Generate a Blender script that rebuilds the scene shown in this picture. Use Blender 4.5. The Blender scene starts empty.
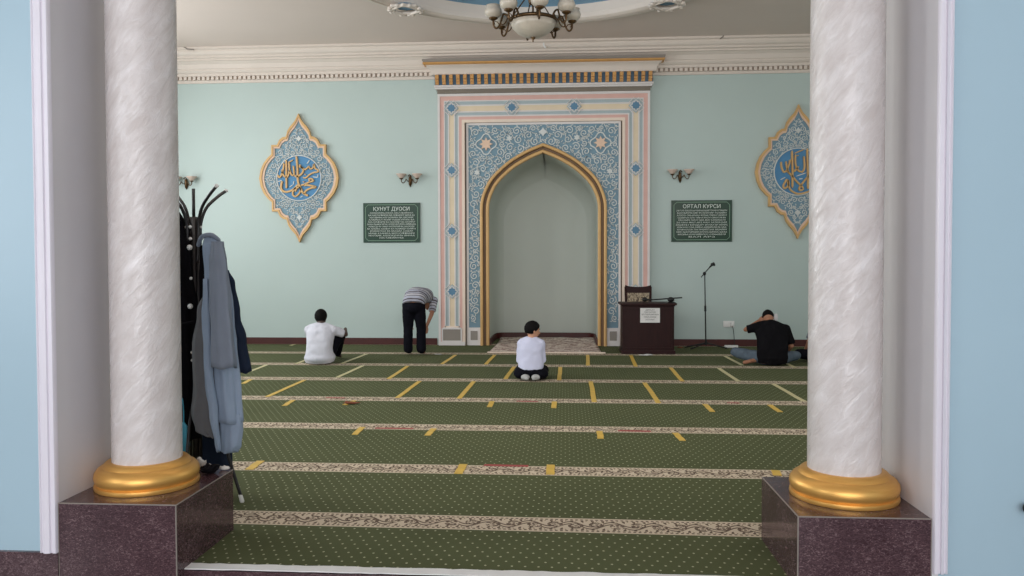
import bpy, bmesh, math, random
from math import sin, cos, pi, radians, sqrt, atan2, floor, hypot
from mathutils import Vector, Matrix, noise
random.seed(7)
C = bpy.context.scene.collection

# ---------------------------------------------------------------- node helper
def lin(c):
    r = []
    for v in c[:3]:
        v = v / 255.0
        r.append(v / 12.92 if v <= .04045 else ((v + .055) / 1.055) ** 2.4)
    return (r[0], r[1], r[2], 1)

class V:
    def __init__(s, nt, sock): s.nt, s.s = nt, sock
    def m(s, op, b=None, c=None, rev=False):
        n = s.nt.nodes.new('ShaderNodeMath'); n.operation = op
        a_ = [s, b, c]
        if rev: a_ = [b, s, c]
        for i, v in enumerate(a_):
            if v is None: continue
            if isinstance(v, V): s.nt.links.new(v.s, n.inputs[i])
            else: n.inputs[i].default_value = v
        return V(s.nt, n.outputs[0])
    def __add__(s, b): return s.m('ADD', b)
    __radd__ = __add__
    def __sub__(s, b): return s.m('SUBTRACT', b)
    def __rsub__(s, b): return s.m('SUBTRACT', b, rev=True)
    def __mul__(s, b): return s.m('MULTIPLY', b)
    __rmul__ = __mul__
    def __truediv__(s, b): return s.m('DIVIDE', b)
    def sin(s): return s.m('SINE')
    def abs(s): return s.m('ABSOLUTE')
    def fract(s): return s.m('FRACT')
    def floor(s): return s.m('FLOOR')
    def round(s): return s.m('ROUND')
    def lt(s, b): return s.m('LESS_THAN', b)
    def gt(s, b): return s.m('GREATER_THAN', b)
    def sqrt(s): return s.m('SQRT')
    def min(s, b): return s.m('MINIMUM', b)
    def max(s, b): return s.m('MAXIMUM', b)

class Mat:
    def __init__(s, name, rough=.6, metal=0, spec=.5):
        s.m = bpy.data.materials.new(name); s.m.use_nodes = True
        s.nt = s.m.node_tree; s.b = s.nt.nodes['Principled BSDF']
        s.b.inputs['Roughness'].default_value = rough
        s.b.inputs['Metallic'].default_value = metal
        s.b.inputs['Specular IOR Level'].default_value = spec
    def coord(s, kind='Object', scale=(1, 1, 1), rot=(0, 0, 0)):
        t = s.nt.nodes.new('ShaderNodeTexCoord'); mp = s.nt.nodes.new('ShaderNodeMapping')
        s.nt.links.new(t.outputs[kind], mp.inputs[0])
        mp.inputs['Scale'].default_value = scale; mp.inputs['Rotation'].default_value = rot
        return mp.outputs[0]
    def xyz(s, sock):
        n = s.nt.nodes.new('ShaderNodeSeparateXYZ'); s.nt.links.new(sock, n.inputs[0])
        return [V(s.nt, n.outputs[i]) for i in range(3)]
    def noise(s, sock, scale=5, detail=3, dist=0, rough=.5):
        n = s.nt.nodes.new('ShaderNodeTexNoise'); s.nt.links.new(sock, n.inputs['Vector'])
        n.inputs['Scale'].default_value = scale; n.inputs['Detail'].default_value = detail
        n.inputs['Distortion'].default_value = dist; n.inputs['Roughness'].default_value = rough
        return V(s.nt, n.outputs['Fac'])
    def mix(s, f, a, b):
        n = s.nt.nodes.new('ShaderNodeMix'); n.data_type = 'RGBA'
        for i, v in ((0, f), (6, a), (7, b)):
            if isinstance(v, V): s.nt.links.new(v.s, n.inputs[i])
            elif hasattr(v, 'links'): s.nt.links.new(v, n.inputs[i])
            else: n.inputs[i].default_value = v
        return n.outputs[2]
    def ramp(s, v, stops):
        n = s.nt.nodes.new('ShaderNodeValToRGB'); s.nt.links.new(v.s, n.inputs[0])
        e = n.color_ramp.elements
        while len(e) < len(stops): e.new(.5)
        for q, (p, c) in zip(e, stops): q.position = p; q.color = c
        return n.outputs[0]
    def col(s, c):
        if hasattr(c, 'links'): s.nt.links.new(c, s.b.inputs['Base Color'])
        else: s.b.inputs['Base Color'].default_value = c
        return s
    def rough(s, v): s.nt.links.new(v.s, s.b.inputs['Roughness']); return s
    def bump(s, v, strength=.2, dist=.01):
        n = s.nt.nodes.new('ShaderNodeBump'); n.inputs['Strength'].default_value = strength
        n.inputs['Distance'].default_value = dist
        s.nt.links.new(v.s, n.inputs['Height']); s.nt.links.new(n.outputs[0], s.b.inputs['Normal']); return s

MT = {}
def simple(name, c, rough=.6, metal=0, var=.08, scale=6, bump=0, spec=.5):
    m = Mat(name, rough, metal, spec); co = m.coord()
    n = m.noise(co, scale, 3)
    c2 = [max(0, v * (1 - var)) for v in c]; c3 = [min(255, v * (1 + var)) for v in c]
    m.col(m.mix(n, lin(c2), lin(c3)))
    if bump: m.bump(m.noise(co, scale * 12, 3), bump, .004)
    MT[name] = m.m; return m

simple('mint wall paint', (180, 195, 191), .55, var=.02, scale=1.2, bump=.04)
simple('hall blue paint', (168, 194, 206), .35, var=.02, scale=1.0, bump=.03)
simple('white plaster', (216, 204, 194), .6, var=.02, scale=2)
simple('ceiling paint', (218, 203, 194), .8, var=.02, scale=1)
simple('reveal paint', (214, 211, 213), .55, var=.02, scale=2)
simple('casing paint', (226, 222, 230), .35, var=.02, scale=2)
simple('sky blue paint', (118, 164, 198), .6, var=.03)
simple('pink paint', (212, 170, 160), .6, var=.04)
simple('cream paint', (226, 208, 192), .6, var=.03)
simple('frame white paint', (214, 208, 206), .6, var=.03)
simple('blue grey paint', (164, 177, 180), .6, var=.03)
simple('sand yellow paint', (220, 202, 174), .6, var=.03)
simple('lozenge blue paint', (82, 124, 152), .5, var=.05)
simple('arabesque blue paint', (112, 142, 158), .6, var=.05)
simple('relief white paint', (206, 208, 206), .6, var=.03)
simple('deep disc blue', (68, 128, 172), .5, var=.06)
simple('peach paint', (222, 190, 166), .6, var=.03)
simple('painted shadow grey', (124, 115, 104), .8, var=.03)  # shade of the panel gap and soffit, put into the colour
simple('vent grey', (136, 128, 120), .6, var=.04)
simple('gold paint', (200, 160, 104), .45, metal=.1, var=.06)
simple('ochre gold paint', (196, 146, 86), .45, metal=.1, var=.08)
simple('cornice groove paint', (168, 152, 140), .7)
simple('brown groove paint', (112, 88, 66), .6, var=.05)
simple('dentil blue paint', (74, 108, 136), .5, var=.05)
simple('dark baseboard wood', (70, 26, 22), .5, var=.15)
simple('black metal', (9, 9, 10), .5, var=.1)
simple('rack metal', (26, 20, 20), .35, var=.1)
simple('bronze', (84, 62, 38), .35, metal=.7, var=.2, scale=20)
simple('knob white', (224, 222, 216), .3, var=.03)
simple('yellow tape', (206, 170, 74), .5, var=.12, scale=9)
simple('pale tape', (196, 186, 140), .5, var=.1, scale=9)  # light reflecting off the far tapes, put into a paler colour
simple('red tape', (150, 62, 60), .6, var=.15, scale=9)
simple('white strip', (226, 226, 224), .5, var=.05, scale=9)
simple('sign green', (14, 54, 36), .35, var=.06)
simple('sign letter', (214, 222, 214), .5, var=.02)
simple('sign border', (120, 150, 128), .5, var=.02)
simple('paper', (216, 214, 212), .7, var=.03)
simple('ink', (70, 70, 70), .7, var=.03)
simple('plastic white', (222, 222, 220), .4, var=.03)
simple('skin tan', (158, 110, 84), .55, var=.06)
simple('skin dark', (70, 50, 42), .55, var=.06)
simple('skin light', (190, 140, 112), .55, var=.06)
simple('hair black', (12, 10, 10), .8, var=.3, scale=60, spec=.15)
simple('shirt white', (206, 206, 216), .8, spec=.08, var=.03, scale=8, bump=.1)
simple('shirt white blue', (200, 202, 224), .8, spec=.08, var=.03, scale=8, bump=.1)
simple('shirt black', (18, 17, 20), .85, spec=.08, var=.15, scale=8, bump=.1)
simple('shirt grey', (120, 128, 138), .85, spec=.08, var=.1, scale=8, bump=.1)
simple('trousers black', (17, 17, 24), .85, spec=.08, var=.15, scale=8, bump=.1)
simple('denim', (84, 95, 106), .85, spec=.08, var=.18, scale=14, bump=.2)
simple('sock grey', (168, 168, 166), .9, var=.05, scale=30, bump=.2)
simple('eye white', (210, 205, 200), .3, var=.01)
simple('lip', (150, 84, 76), .5, var=.05)
simple('coat blue grey', (122, 130, 142), .8, spec=.08, var=.06, scale=7, bump=.15)
simple('coat light blue', (140, 155, 174), .8, spec=.08, var=.05, scale=7, bump=.15)
simple('coat lining grey', (104, 104, 106), .85, spec=.08, var=.08, scale=7, bump=.15)
simple('garment black', (16, 14, 17), .85, spec=.08, var=.2, scale=7, bump=.2)
simple('garment navy', (34, 42, 58), .85, spec=.08, var=.15, scale=7, bump=.2)
simple('turquoise bag', (70, 160, 184), .5, var=.08, scale=10, bump=.1)
simple('tissue', (190, 186, 180), .8, var=.08, scale=30, bump=.3)
simple('rust scrap', (110, 58, 34), .7, var=.3, scale=40)
simple('hall granite floor', (92, 80, 84), .2, var=.15, scale=40)
simple('watch grey', (96, 100, 110), .4, var=.1)
simple('cap white', (196, 194, 194), .7, var=.1, scale=60)

def mk_wood():
    m = Mat('dark cherry wood', .5, spec=.2); co = m.coord(scale=(6, 6, .6))
    n = m.noise(co, 6, 5, 1.5)
    m.col(m.mix(n, lin((30, 14, 14)), lin((52, 25, 24)))); MT['dark wood'] = m.m
mk_wood()
def mk_marble():
    m = Mat('pearl marble plaster', .35)
    x, y, z = m.xyz(m.coord())
    u = y.m('ARCTAN2', x) * .176          # unrolled shaft surface
    a = (u * .77 - z * .64); b = (u * .64 + z * .77)   # strokes climb to the right
    cb = m.nt.nodes.new('ShaderNodeCombineXYZ')
    m.nt.links.new((a * 27).s, cb.inputs[0]); m.nt.links.new((b * 8).s, cb.inputs[1])
    n = m.noise(cb.outputs[0], 1.0, 4, .8, .62)
    cb2 = m.nt.nodes.new('ShaderNodeCombineXYZ')
    m.nt.links.new((a * 9).s, cb2.inputs[0]); m.nt.links.new((b * 5).s, cb2.inputs[1])
    n2 = m.noise(cb2.outputs[0], 1.0, 3)
    f = n * .55 + n2 * .5
    m.col(m.ramp(f, [(.38, lin((198, 190, 186))), (.55, lin((210, 204, 201))), (.72, lin((230, 226, 225)))]))
    m.rough((n * -1.0) + .86)
    m.bump(n, .45, .012)
    MT['marble'] = m.m
mk_marble()
def mk_granite():
    m = Mat('polished maroon granite', .16); 
    co = m.coord(scale=(60, 60, 130), rot=(.3, .5, .2)); n = m.noise(co, 1.0, 3, 1.6)
    co2 = m.coord(scale=(6, 6, 6)); n2 = m.noise(co2, 1, 4)
    m.col(m.ramp(n * .8 + n2 * .2, [(.4, lin((60, 41, 45))), (.56, lin((84, 62, 66))), (.68, lin((128, 106, 108)))]))
    MT['granite'] = m.m
mk_granite()
def mk_gold():
    m = Mat('brushed gold leaf', .38, .62)
    co = m.coord(scale=(4, 4, 40)); n = m.noise(co, 3, 3)
    m.col(m.mix(n, lin((214, 158, 78)), lin((234, 184, 104))))
    m.bump(n, .05, .004); MT['gold'] = m.m
mk_gold()
def mk_glass(name, c, em=0):
    m = Mat(name, .35); co = m.coord(scale=(9, 9, 9)); n = m.noise(co, 1, 5, 1.5)
    m.col(m.mix(n, lin([v * .88 for v in c]), lin(c)))
    m.b.inputs['Subsurface Weight'].default_value = .3
    m.b.inputs['Subsurface Radius'].default_value = (.05, .05, .05)
    if em:
        m.b.inputs['Emission Color'].default_value = lin(c); m.b.inputs['Emission Strength'].default_value = em
    MT[name] = m.m
mk_glass('alabaster glass', (196, 186, 172))
mk_glass('sconce glass', (226, 204, 190))
def mk_carpet():
    m = Mat('green prayer carpet', .95, spec=.1)
    u, v, _ = m.xyz(m.coord('UV'))
    P = 1.482
    row = (v / P).round(); sd = v - row * P; d = sd.abs()
    border = d.lt(.125)
    # dots on the green field
    cu, cv = .068, .062
    r = (v / cv).floor(); uu = (u / cu + (r * .5)).fract() - .5; vv = (v / cv).fract() - .5
    dd = ((uu * cu) * (uu * cu) + (vv * cv * .8) * (vv * cv * .8)).sqrt()
    dot = dd.lt(.0062)
    co = m.coord('UV', scale=(1, 1, 1))
    big = m.noise(co, .9, 3); fine = m.noise(co, 160, 2)
    green = m.mix(big, lin((80, 85, 58)), lin((96, 101, 71)))
    green = m.mix(fine * .35, green, lin((48, 56, 36)))
    green = m.mix(dot * .75, green, lin((182, 182, 150)))
    # border: cream with dark scrolls
    p = .122
    k = (u / p).floor(); du = ((u / p).fract() - .5) * p
    off = ((k * .5).fract() * 4 - 1) * .012
    dv = sd - off
    rr = (du * du + dv * dv).sqrt()
    ring = (rr - .036).abs().lt(.0095)
    gate = (m.noise(co, 34, 1)).gt(.42)
    core = rr.lt(.010)
    pet = ((rr - .021).abs().lt(.006)) * ((u * 190).sin() * (v * 190).sin()).gt(.1)
    wave = (u * (2 * pi / (2 * p)) + .8).sin() * .042
    vine = (((sd - wave).abs() - .019).abs()).lt(.0085) * d.lt(.082) * rr.gt(.043)
    tri = ((u * (2 * pi / .061)).sin() * .020 + (.066)).lt(d) * d.lt(.083) * (u * (2 * pi / .0305)).sin().gt(-.2)
    leaf = vine.max(tri)
    edge = ((d - .097).abs().lt(.008)) * (u * 210).sin().gt(-.1)
    dark = (ring * gate).max(core).max(pet).max(leaf).max(edge)
    cream = m.mix(fine * .4, lin((204, 190, 168)), lin((172, 156, 136)))
    bord = m.mix(dark * .88, cream, lin((78, 60, 50)))
    m.col(m.mix(border, green, bord))
    m.bump(fine, .25, .004); MT['carpet'] = m.m
mk_carpet()
def mk_rug():
    m = Mat('worn patterned rug', .95, spec=.1); u, v, _ = m.xyz(m.coord())
    co = m.coord(scale=(1, .45, 1)); n = m.noise(co, 9, 4, 2); n2 = m.noise(co, 30, 2)
    ring = ((u * u * 1.0 + v * v * 1.6).sqrt() * 22).sin()
    f = n * .7 + n2 * .3 + ring * .06
    m.col(m.ramp(f, [(.36, lin((150, 124, 118))), (.5, lin((196, 178, 168))), (.62, lin((222, 210, 200)))]))
    m.bump(n2, .3, .005); MT['rug'] = m.m
mk_rug()
def mk_tapestry():
    m = Mat('patterned chair upholstery', .9); co = m.coord(); n = m.noise(co, 22, 3, 2.5)
    m.col(m.ramp(n, [(.4, lin((70, 56, 48))), (.52, lin((150, 134, 112))), (.62, lin((182, 168, 144)))]))
    MT['tapestry'] = m.m
mk_tapestry()
def mk_polo():
    m = Mat('striped polo knit', .9)
    x, y, z = m.xyz(m.coord())
    t = (y * .75 + z * .9) * 5.5
    s1 = t.fract()
    cA = m.mix(s1.gt(.55), lin((166, 168, 182)), lin((112, 108, 114)))
    cB = m.mix(((s1 - .78).abs()).lt(.09), cA, lin((196, 196, 204)))
    cC = m.mix(((s1 - .2).abs()).lt(.07), cB, lin((74, 66, 70)))
    m.col(cC); MT['polo'] = m.m
mk_polo()

# ---------------------------------------------------------------- mesh builder
class MB:
    def __init__(s): s.v = []; s.f = []
    def add(s, vs, fs):
        o = len(s.v); s.v += [tuple(p) for p in vs]; s.f += [tuple(i + o for i in f) for f in fs]; return s
    def box(s, x0, x1, y0, y1, z0, z1):
        vs = [(x, y, z) for x in (x0, x1) for y in (y0, y1) for z in (z0, z1)]
        return s.add(vs, [(0, 1, 3, 2), (4, 6, 7, 5), (0, 4, 5, 1), (2, 3, 7, 6), (0, 2, 6, 4), (1, 5, 7, 3)])
    def bbox(s, x0, x1, y0, y1, z0, z1, b=.01):
        # box with chamfered edges
        bm = bmesh.new(); bmesh.ops.create_cube(bm, size=1)
        for v in bm.verts:
            v.co = Vector((x0 + (v.co.x + .5) * (x1 - x0), y0 + (v.co.y + .5) * (y1 - y0), z0 + (v.co.z + .5) * (z1 - z0)))
        bmesh.ops.bevel(bm, geom=bm.edges[:], offset=b, segments=2, affect='EDGES', profile=.6)
        s.frombm(bm); return s
    def frombm(s, bm):
        bm.verts.index_update()
        s.add([v.co[:] for v in bm.verts], [[v.index for v in f.verts] for f in bm.faces]); bm.free()
    def loft(s, rings, closed=True, caps=True):
        n = len(rings[0]); vs = [p for r in rings for p in r]; fs = []
        for i in range(len(rings) - 1):
            for j in range(n if closed else n - 1):
                a = i * n + j; b = i * n + (j + 1) % n
                fs.append((a, b, b + n, a + n))
        if caps and closed:
            fs.append(tuple(range(n - 1, -1, -1))); fs.append(tuple(range((len(rings) - 1) * n, len(rings) * n)))
        return s.add(vs, fs)
    def lathe(s, prof, c=(0, 0, 0), n=32, a0=0, a1=2 * pi, caps=False):
        full = abs(a1 - a0 - 2 * pi) < 1e-6; rings = []
        for r, z in prof:
            rings.append([(c[0] + r * cos(a0 + (a1 - a0) * k / (n if full else n - 1)), c[1] + r * sin(a0 + (a1 - a0) * k / (n if full else n - 1)), c[2] + z) for k in range(n)])
        return s.loft(rings, closed=full, caps=caps)
    def tube(s, pts, r, n=8, round_ends=False, flat=1.0):
        pts = [Vector(p) for p in pts]
        rs = list(r) if isinstance(r, (list, tuple)) else [r] * len(pts)
        if round_ends:
            d0 = (pts[0] - pts[1]).normalized(); d1 = (pts[-1] - pts[-2]).normalized()
            A = []; AR = []
            for a in (80, 55, 28): A.append(pts[0] + d0 * rs[0] * sin(radians(a))); AR.append(rs[0] * cos(radians(a)))
            B = []; BR = []
            for a in (28, 55, 80): B.append(pts[-1] + d1 * rs[-1] * sin(radians(a))); BR.append(rs[-1] * cos(radians(a)))
            pts = A + pts + B; rs = AR + rs + BR
        t0 = (pts[1] - pts[0]).normalized()
        u = t0.orthogonal().normalized()
        if abs(t0.z) < .9: u = (Vector((0, 0, 1)) - t0 * t0.z).normalized()
        rings = []
        for i, p in enumerate(pts):
            if i == 0: t = pts[1] - pts[0]
            elif i == len(pts) - 1: t = pts[-1] - pts[-2]
            else: t = (pts[i + 1] - pts[i]).normalized() + (pts[i] - pts[i - 1]).normalized()
            if t.length < 1e-9: t = t0
            t.normalize(); u = (u - t * u.dot(t))
            if u.length < 1e-6: u = t.orthogonal()
            u.normalize(); w = t.cross(u)
            rings.append([tuple(p + u * cos(2 * pi * k / n) * rs[i] + w * sin(2 * pi * k / n) * rs[i] * flat) for k in range(n)])
        return s.loft(rings)
    def ell(s, c, rx, ry, rz, rot=None, nu=20, nv=12):
        c = Vector(c); rings = []
        for i in range(nv + 1):
            a = -pi / 2 + pi * i / nv; a = max(-pi / 2 + .02, min(pi / 2 - .02, a)); ring = []
            for k in range(nu):
                b = 2 * pi * k / nu; p = Vector((rx * cos(a) * cos(b), ry * cos(a) * sin(b), rz * sin(a)))
                if rot is not None: p = rot @ p
                ring.append(tuple(c + p))
            rings.append(ring)
        return s.loft(rings)
    def prism(s, poly, y0, y1):
        # polygon in XZ extruded along Y (y0 = front)
        n = len(poly); vs = [(x, y0, z) for x, z in poly] + [(x, y1, z) for x, z in poly]
        fs = [tuple(range(n)), tuple(range(2 * n - 1, n - 1, -1))] + [(i, i + n, (i + 1) % n + n, (i + 1) % n) for i in range(n)]
        return s.add(vs, fs)
    def ribbon(s, pts, w, yf, yb, taper=0):
        # raised flat ribbon lying in an XZ plane; w may be a list
        n = len(pts); ws = w if isinstance(w, list) else [w] * n
        rings = []
        for i, (x, z) in enumerate(pts):
            a = pts[max(0, i - 1)]; b = pts[min(n - 1, i + 1)]
            tx, tz = b[0] - a[0], b[1] - a[1]; l = hypot(tx, tz) or 1; nx, nz = -tz / l, tx / l
            h = ws[i] / 2
            if taper and (i == 0 or i == n - 1): h *= .35
            rings.append([(x + nx * h, yb, z + nz * h), (x + nx * h * .7, yf, z + nz * h * .7), (x - nx * h * .7, yf, z - nz * h * .7), (x - nx * h, yb, z - nz * h)])
        return s.loft(rings)
    def mesh(s, name):
        me = bpy.data.meshes.new(name); me.from_pydata(s.v, [], s.f); me.update()
        bm = bmesh.new(); bm.from_mesh(me); bmesh.ops.recalc_face_normals(bm, faces=bm.faces[:]); bm.to_mesh(me); bm.free()
        return me
    def build(s, name, mat, parent=None, smooth=False, loc=None):
        me = s.mesh(name); me.materials.append(MT[mat])
        o = bpy.data.objects.new(name, me); C.objects.link(o)
        if smooth:
            for p in me.polygons: p.use_smooth = True
            if smooth == 'auto': me.set_sharp_from_angle(angle=radians(40))
        if parent: o.parent = parent
        if loc: o.location = loc
        return o

def tag(o, label=None, cat=None, group=None, kind=None):
    if label: o['label'] = label
    if cat: o['category'] = cat
    if group: o['group'] = group
    if kind: o['kind'] = kind
    return o
def struct(o): o['kind'] = 'structure'; return o
def empty(name, loc, label, cat, group=None, rz=0):
    o = bpy.data.objects.new(name, None); C.objects.link(o); o.location = loc; o.rotation_euler = (0, 0, rz)
    o.empty_display_size = .1
    return tag(o, label, cat, group)
def smoothpath(pts, k=6):
    pts = [Vector(p) for p in pts]; out = []
    for i in range(len(pts) - 1):
        p0 = pts[max(0, i - 1)]; p1 = pts[i]; p2 = pts[i + 1]; p3 = pts[min(len(pts) - 1, i + 2)]
        for j in range(k):
            t = j / k
            out.append(.5 * ((2 * p1) + (p2 - p0) * t + (2 * p0 - 5 * p1 + 4 * p2 - p3) * t * t + (3 * p1 - p0 - 3 * p2 + p3) * t ** 3))
    out.append(pts[-1]); return out
def lerp(a, b, t): return a + (b - a) * t
def text_mesh(name, body, size, mat, parent, loc, rot=(pi / 2, 0, 0), extrude=.002, align='CENTER', spacing=1.0, line=1.0, xs=1.0):
    cu = bpy.data.curves.new(name, 'FONT'); cu.body = body; cu.size = size; cu.extrude = extrude
    cu.align_x = align; cu.align_y = 'CENTER'; cu.space_character = spacing; cu.space_line = line; cu.resolution_u = 2
    t = bpy.data.objects.new(name, cu); C.objects.link(t)
    dg = bpy.context.evaluated_depsgraph_get(); me = bpy.data.meshes.new_from_object(t.evaluated_get(dg))
    bpy.data.objects.remove(t)
    me.materials.clear(); me.materials.append(MT[mat]); me.name = name
    for v in me.vertices: v.co.x *= xs
    o = bpy.data.objects.new(name, me); C.objects.link(o); o.rotation_euler = rot; o.location = loc
    if parent: o.parent = parent
    return o

# ================================================================= SETTING
YW = 14.65; ZC = 5.52; XL, XR = -8.6, 7.8; YO0, YO1 = 3.77, 4.43
XA, XB = -2.53, 1.70; XM = -.405

# carpeted floor with UVs in metres
def build_floor():
    xs = [XL, XR]; me = bpy.data.meshes.new('floor')
    vs = [(XL, 3.86, 0), (XR, 3.86, 0), (XR, 5.25, 0), (XL, 5.25, 0), (XR, 16.3, 0), (XL, 16.3, 0),
          (XL, 3.86, -.2), (XR, 3.86, -.2), (XR, 16.3, -.2), (XL, 16.3, -.2)]
    fs = [(0, 1, 2, 3), (3, 2, 4, 5), (6, 9, 8, 7), (0, 6, 7, 1), (4, 8, 9, 5), (1, 7, 8, 4, 2), (5, 9, 6, 0, 3)]
    me.from_pydata(vs, [], fs); uv = me.uv_layers.new(name='UVMap')
    for p in me.polygons:
        for li in p.loop_indices:
            x, y, z = me.vertices[me.loops[li].vertex_index].co
            v = (y - 4.63 + .014 * (x + .42)) if p.index == 0 else (y - 13.24 + .004 * (x + 1.5))
            uv.data[li].uv = (x, v)
    me.materials.append(MT['carpet']); o = bpy.data.objects.new('floor', me); C.objects.link(o); struct(o)
build_floor()
struct(MB().box(-7, 6, -6, 3.83, -.4, -.17).build('floor_hall', 'hall granite floor'))
struct(MB().box(-5.2, 4.4, 3.83, 3.86, -.17, -.004).build('trim_1', 'granite'))       # riser of the carpeted platform
# irregular white edging strip
mb = MB(); rr = random.Random(3); P0 = []; P1 = []
for i in range(61):
    x = XA + (1.09 + 1.92 + .0) * i / 60 + .61
    P0.append((x, 3.832 + rr.uniform(-.003, .003))); P1.append((x, 3.905 + rr.uniform(-.005, .005)))
n = 61; vs = [(x, y, .001) for x, y in P0] + [(x, y, .006) for x, y in P0] + [(x, y, .006) for x, y in P1] + [(x, y, .001) for x, y in P1]
fs = []
for i in range(60):
    for a in range(3): fs.append((a * n + i, a * n + i + 1, (a + 1) * n + i + 1, (a + 1) * n + i))
mb.add(vs, fs); struct(mb.build('trim_2', 'white strip'))

# back wall with mihrab opening (half-width hole covered by niche and panel)
wb = MB()
wb.box(XL - .2, XM - 1.3, YW, YW + .25, 0, ZC + .2)
wb.box(XM + 1.3, XR + .2, YW, YW + .25, 0, ZC + .2)
wb.box(XM - 1.3, XM + 1.3, YW, YW + .25, 3.9, ZC + .2)
struct(wb.build('wall_back', 'mint wall paint'))
struct(MB().box(XL - .2, XL, YO1, YW, 0, ZC + .2).build('wall_left', 'mint wall paint'))
struct(MB().box(XR, XR + .2, YO1, YW, 0, ZC + .2).build('wall_right', 'mint wall paint'))
# wall with the wide opening
struct(MB().box(XL - .2, XA - .03, YO0, YO1, -.17, 6).build('wall_front_left', 'hall blue paint'))
struct(MB().box(XB + .03, XR + .2, YO0, YO1, -.17, 6).build('wall_front_right', 'hall blue paint'))
struct(MB().box(XA - .03, XB + .03, YO0, YO1, 4.3, 6).build('wall_front_top', 'reveal paint'))
struct(MB().box(XA - .031, XA, YO0 - .004, YO1 + .004, -.17, 4.3).build('trim_3', 'reveal paint'))
struct(MB().box(XB, XB + .031, YO0 - .004, YO1 + .004, -.17, 4.3).build('trim_4', 'reveal paint'))
def casing(xin, sgn, name, w):
    # moulded architrave: profile in (across, out of wall)
    pr = [(0, 0), (0, .022), (.004, .028), (.02, .028), (.024, .02), (.03, .02), (.034, .03), (w - .035, .034), (w - .022, .03), (w - .018, .02), (w - .012, .02), (w - .008, .026), (w, .022), (w, 0)]
    rings = [[(xin + sgn * a, YO0 - .004 - b, z) for a, b in pr] for z in (.102, 4.4)]
    struct(MB().loft(rings).build(name, 'casing paint', smooth='auto'))
casing(XA, -1, 'trim_5', .088); casing(XB, 1, 'trim_6', .064)
struct(MB().box(-5.2, XA - .0, YO0 - .022, YO0, -.17, .102).build('baseboard_front_left', 'granite'))
struct(MB().box(XB, 4.4, YO0 - .022, YO0, -.17, .078).build('baseboard_front_right', 'granite'))
# the hall the photograph is taken from
struct(MB().box(-6.2, -6, -6, YO0, -.17, 6).build('wall_hall_left', 'hall blue paint'))
struct(MB().box(5, 5.2, -6, YO0, -.17, 6).build('wall_hall_right', 'hall blue paint'))
struct(MB().box(-6.2, 5.2, -6, YO0, 5.2, 5.4).build('ceiling_hall', 'ceiling paint'))

# ceiling with round opening and raised ring
RCX, RCY, RO, RI = -.42, 10.2, 3.08, 2.62
def build_ceiling():
    n = 96; vs = []; fs = []
    circ = [(RCX + RI * cos(2 * pi * k / n), RCY + RI * sin(2 * pi * k / n)) for k in range(n)]
    def outer(k):
        a = 2 * pi * k / n; dx, dy = cos(a), sin(a); t = []
        if dx > 1e-9: t.append((XR - RCX) / dx)
        if dx < -1e-9: t.append((XL - RCX) / dx)
        if dy > 1e-9: t.append((YW + .1 - RCY) / dy)
        if dy < -1e-9: t.append((YO1 - RCY) / dy)
        return (RCX + dx * min(t), RCY + dy * min(t))
    out = [outer(k) for k in range(n)]
    # snap nearest samples to room corners
    for cx_, cy_ in ((XL, YO1), (XR, YO1), (XL, YW + .1), (XR, YW + .1)):
        k = min(range(n), key=lambda k: (out[k][0] - cx_) ** 2 + (out[k][1] - cy_) ** 2); out[k] = (cx_, cy_)
    vs = [(x, y, ZC) for x, y in circ] + [(x, y, ZC) for x, y in out]
    fs = [(k, (k + 1) % n, (k + 1) % n + n, k + n) for k in range(n)]
    MBc = MB().add(vs, fs); struct(MBc.build('ceiling', 'ceiling paint'))
    struct(MB().lathe([(RI - .01, -.02), (RI - .01, .12)], (RCX, RCY, ZC), 96).build('ceiling_recess_rim', 'white plaster', smooth=True))
    struct(MB().lathe([(.01, .12), (RI + .02, .12), (RI + .02, .2), (.01, .2)], (RCX, RCY, ZC), 96).build('ceiling_recess', 'sky blue paint'))
build_ceiling()
prof = [(RO, 0), (RO, -.025), (RO - .03, -.045), (RO - .06, -.045), (RO - .085, -.03), (RO - .11, -.03), (RO - .13, -.075), (RO - .19, -.085), (RO - .23, -.05), (RO - .25, -.05), (RO - .27, -.09), (RO - .33, -.11), (RO - .38, -.075), (RO - .40, -.075), (RO - .42, -.11), (RI + .05, -.12), (RI, -.09), (RI - .012, -.02), (RI, 0)]
struct(MB().lathe(prof, (RCX, RCY, ZC), 128).build('trim_7', 'white plaster', smooth='auto'))
# interlaced star ornaments on the ring
for i, a in enumerate((43, 139, 223, 319)):
    cx_, cy_ = RCX + 2.64 * cos(radians(a)), RCY + 2.64 * sin(radians(a))
    t = empty('star_ornament', (cx_, cy_, ZC - .1), ['white interlaced star moulding on the ceiling ring, right of the chandelier', 'white interlaced star moulding on the ceiling ring, left of the chandelier', 'white interlaced star moulding on the near left side of the ceiling ring', 'white interlaced star moulding on the near right side of the ceiling ring'][i], 'moulding', 'star mouldings on the ceiling ring', rz=radians(a))
    MB().lathe([(.001, -.02), (.15, -.02), (.15, .01), (.001, .01)], n=8).build('blue_centre', 'lozenge blue paint', t)
    for q in range(2):
        s_ = MB(); pts = []
        for k in range(5):
            b = pi / 4 * q + k * pi / 2; pts.append((.25 * cos(b), .25 * sin(b), -.045 - .012 * q))
        for k in range(4): s_.tube([pts[k], pts[k + 1]], .028, 6, True)
        s_.build('star_band', 'white plaster', t, smooth=True)
    for k in range(8):
        b = pi / 8 + k * pi / 4
        MB().ell((.24 * cos(b), .24 * sin(b), -.06), .035, .035, .03, nu=10, nv=6).build('bead', 'white plaster', t, smooth=True)

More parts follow.
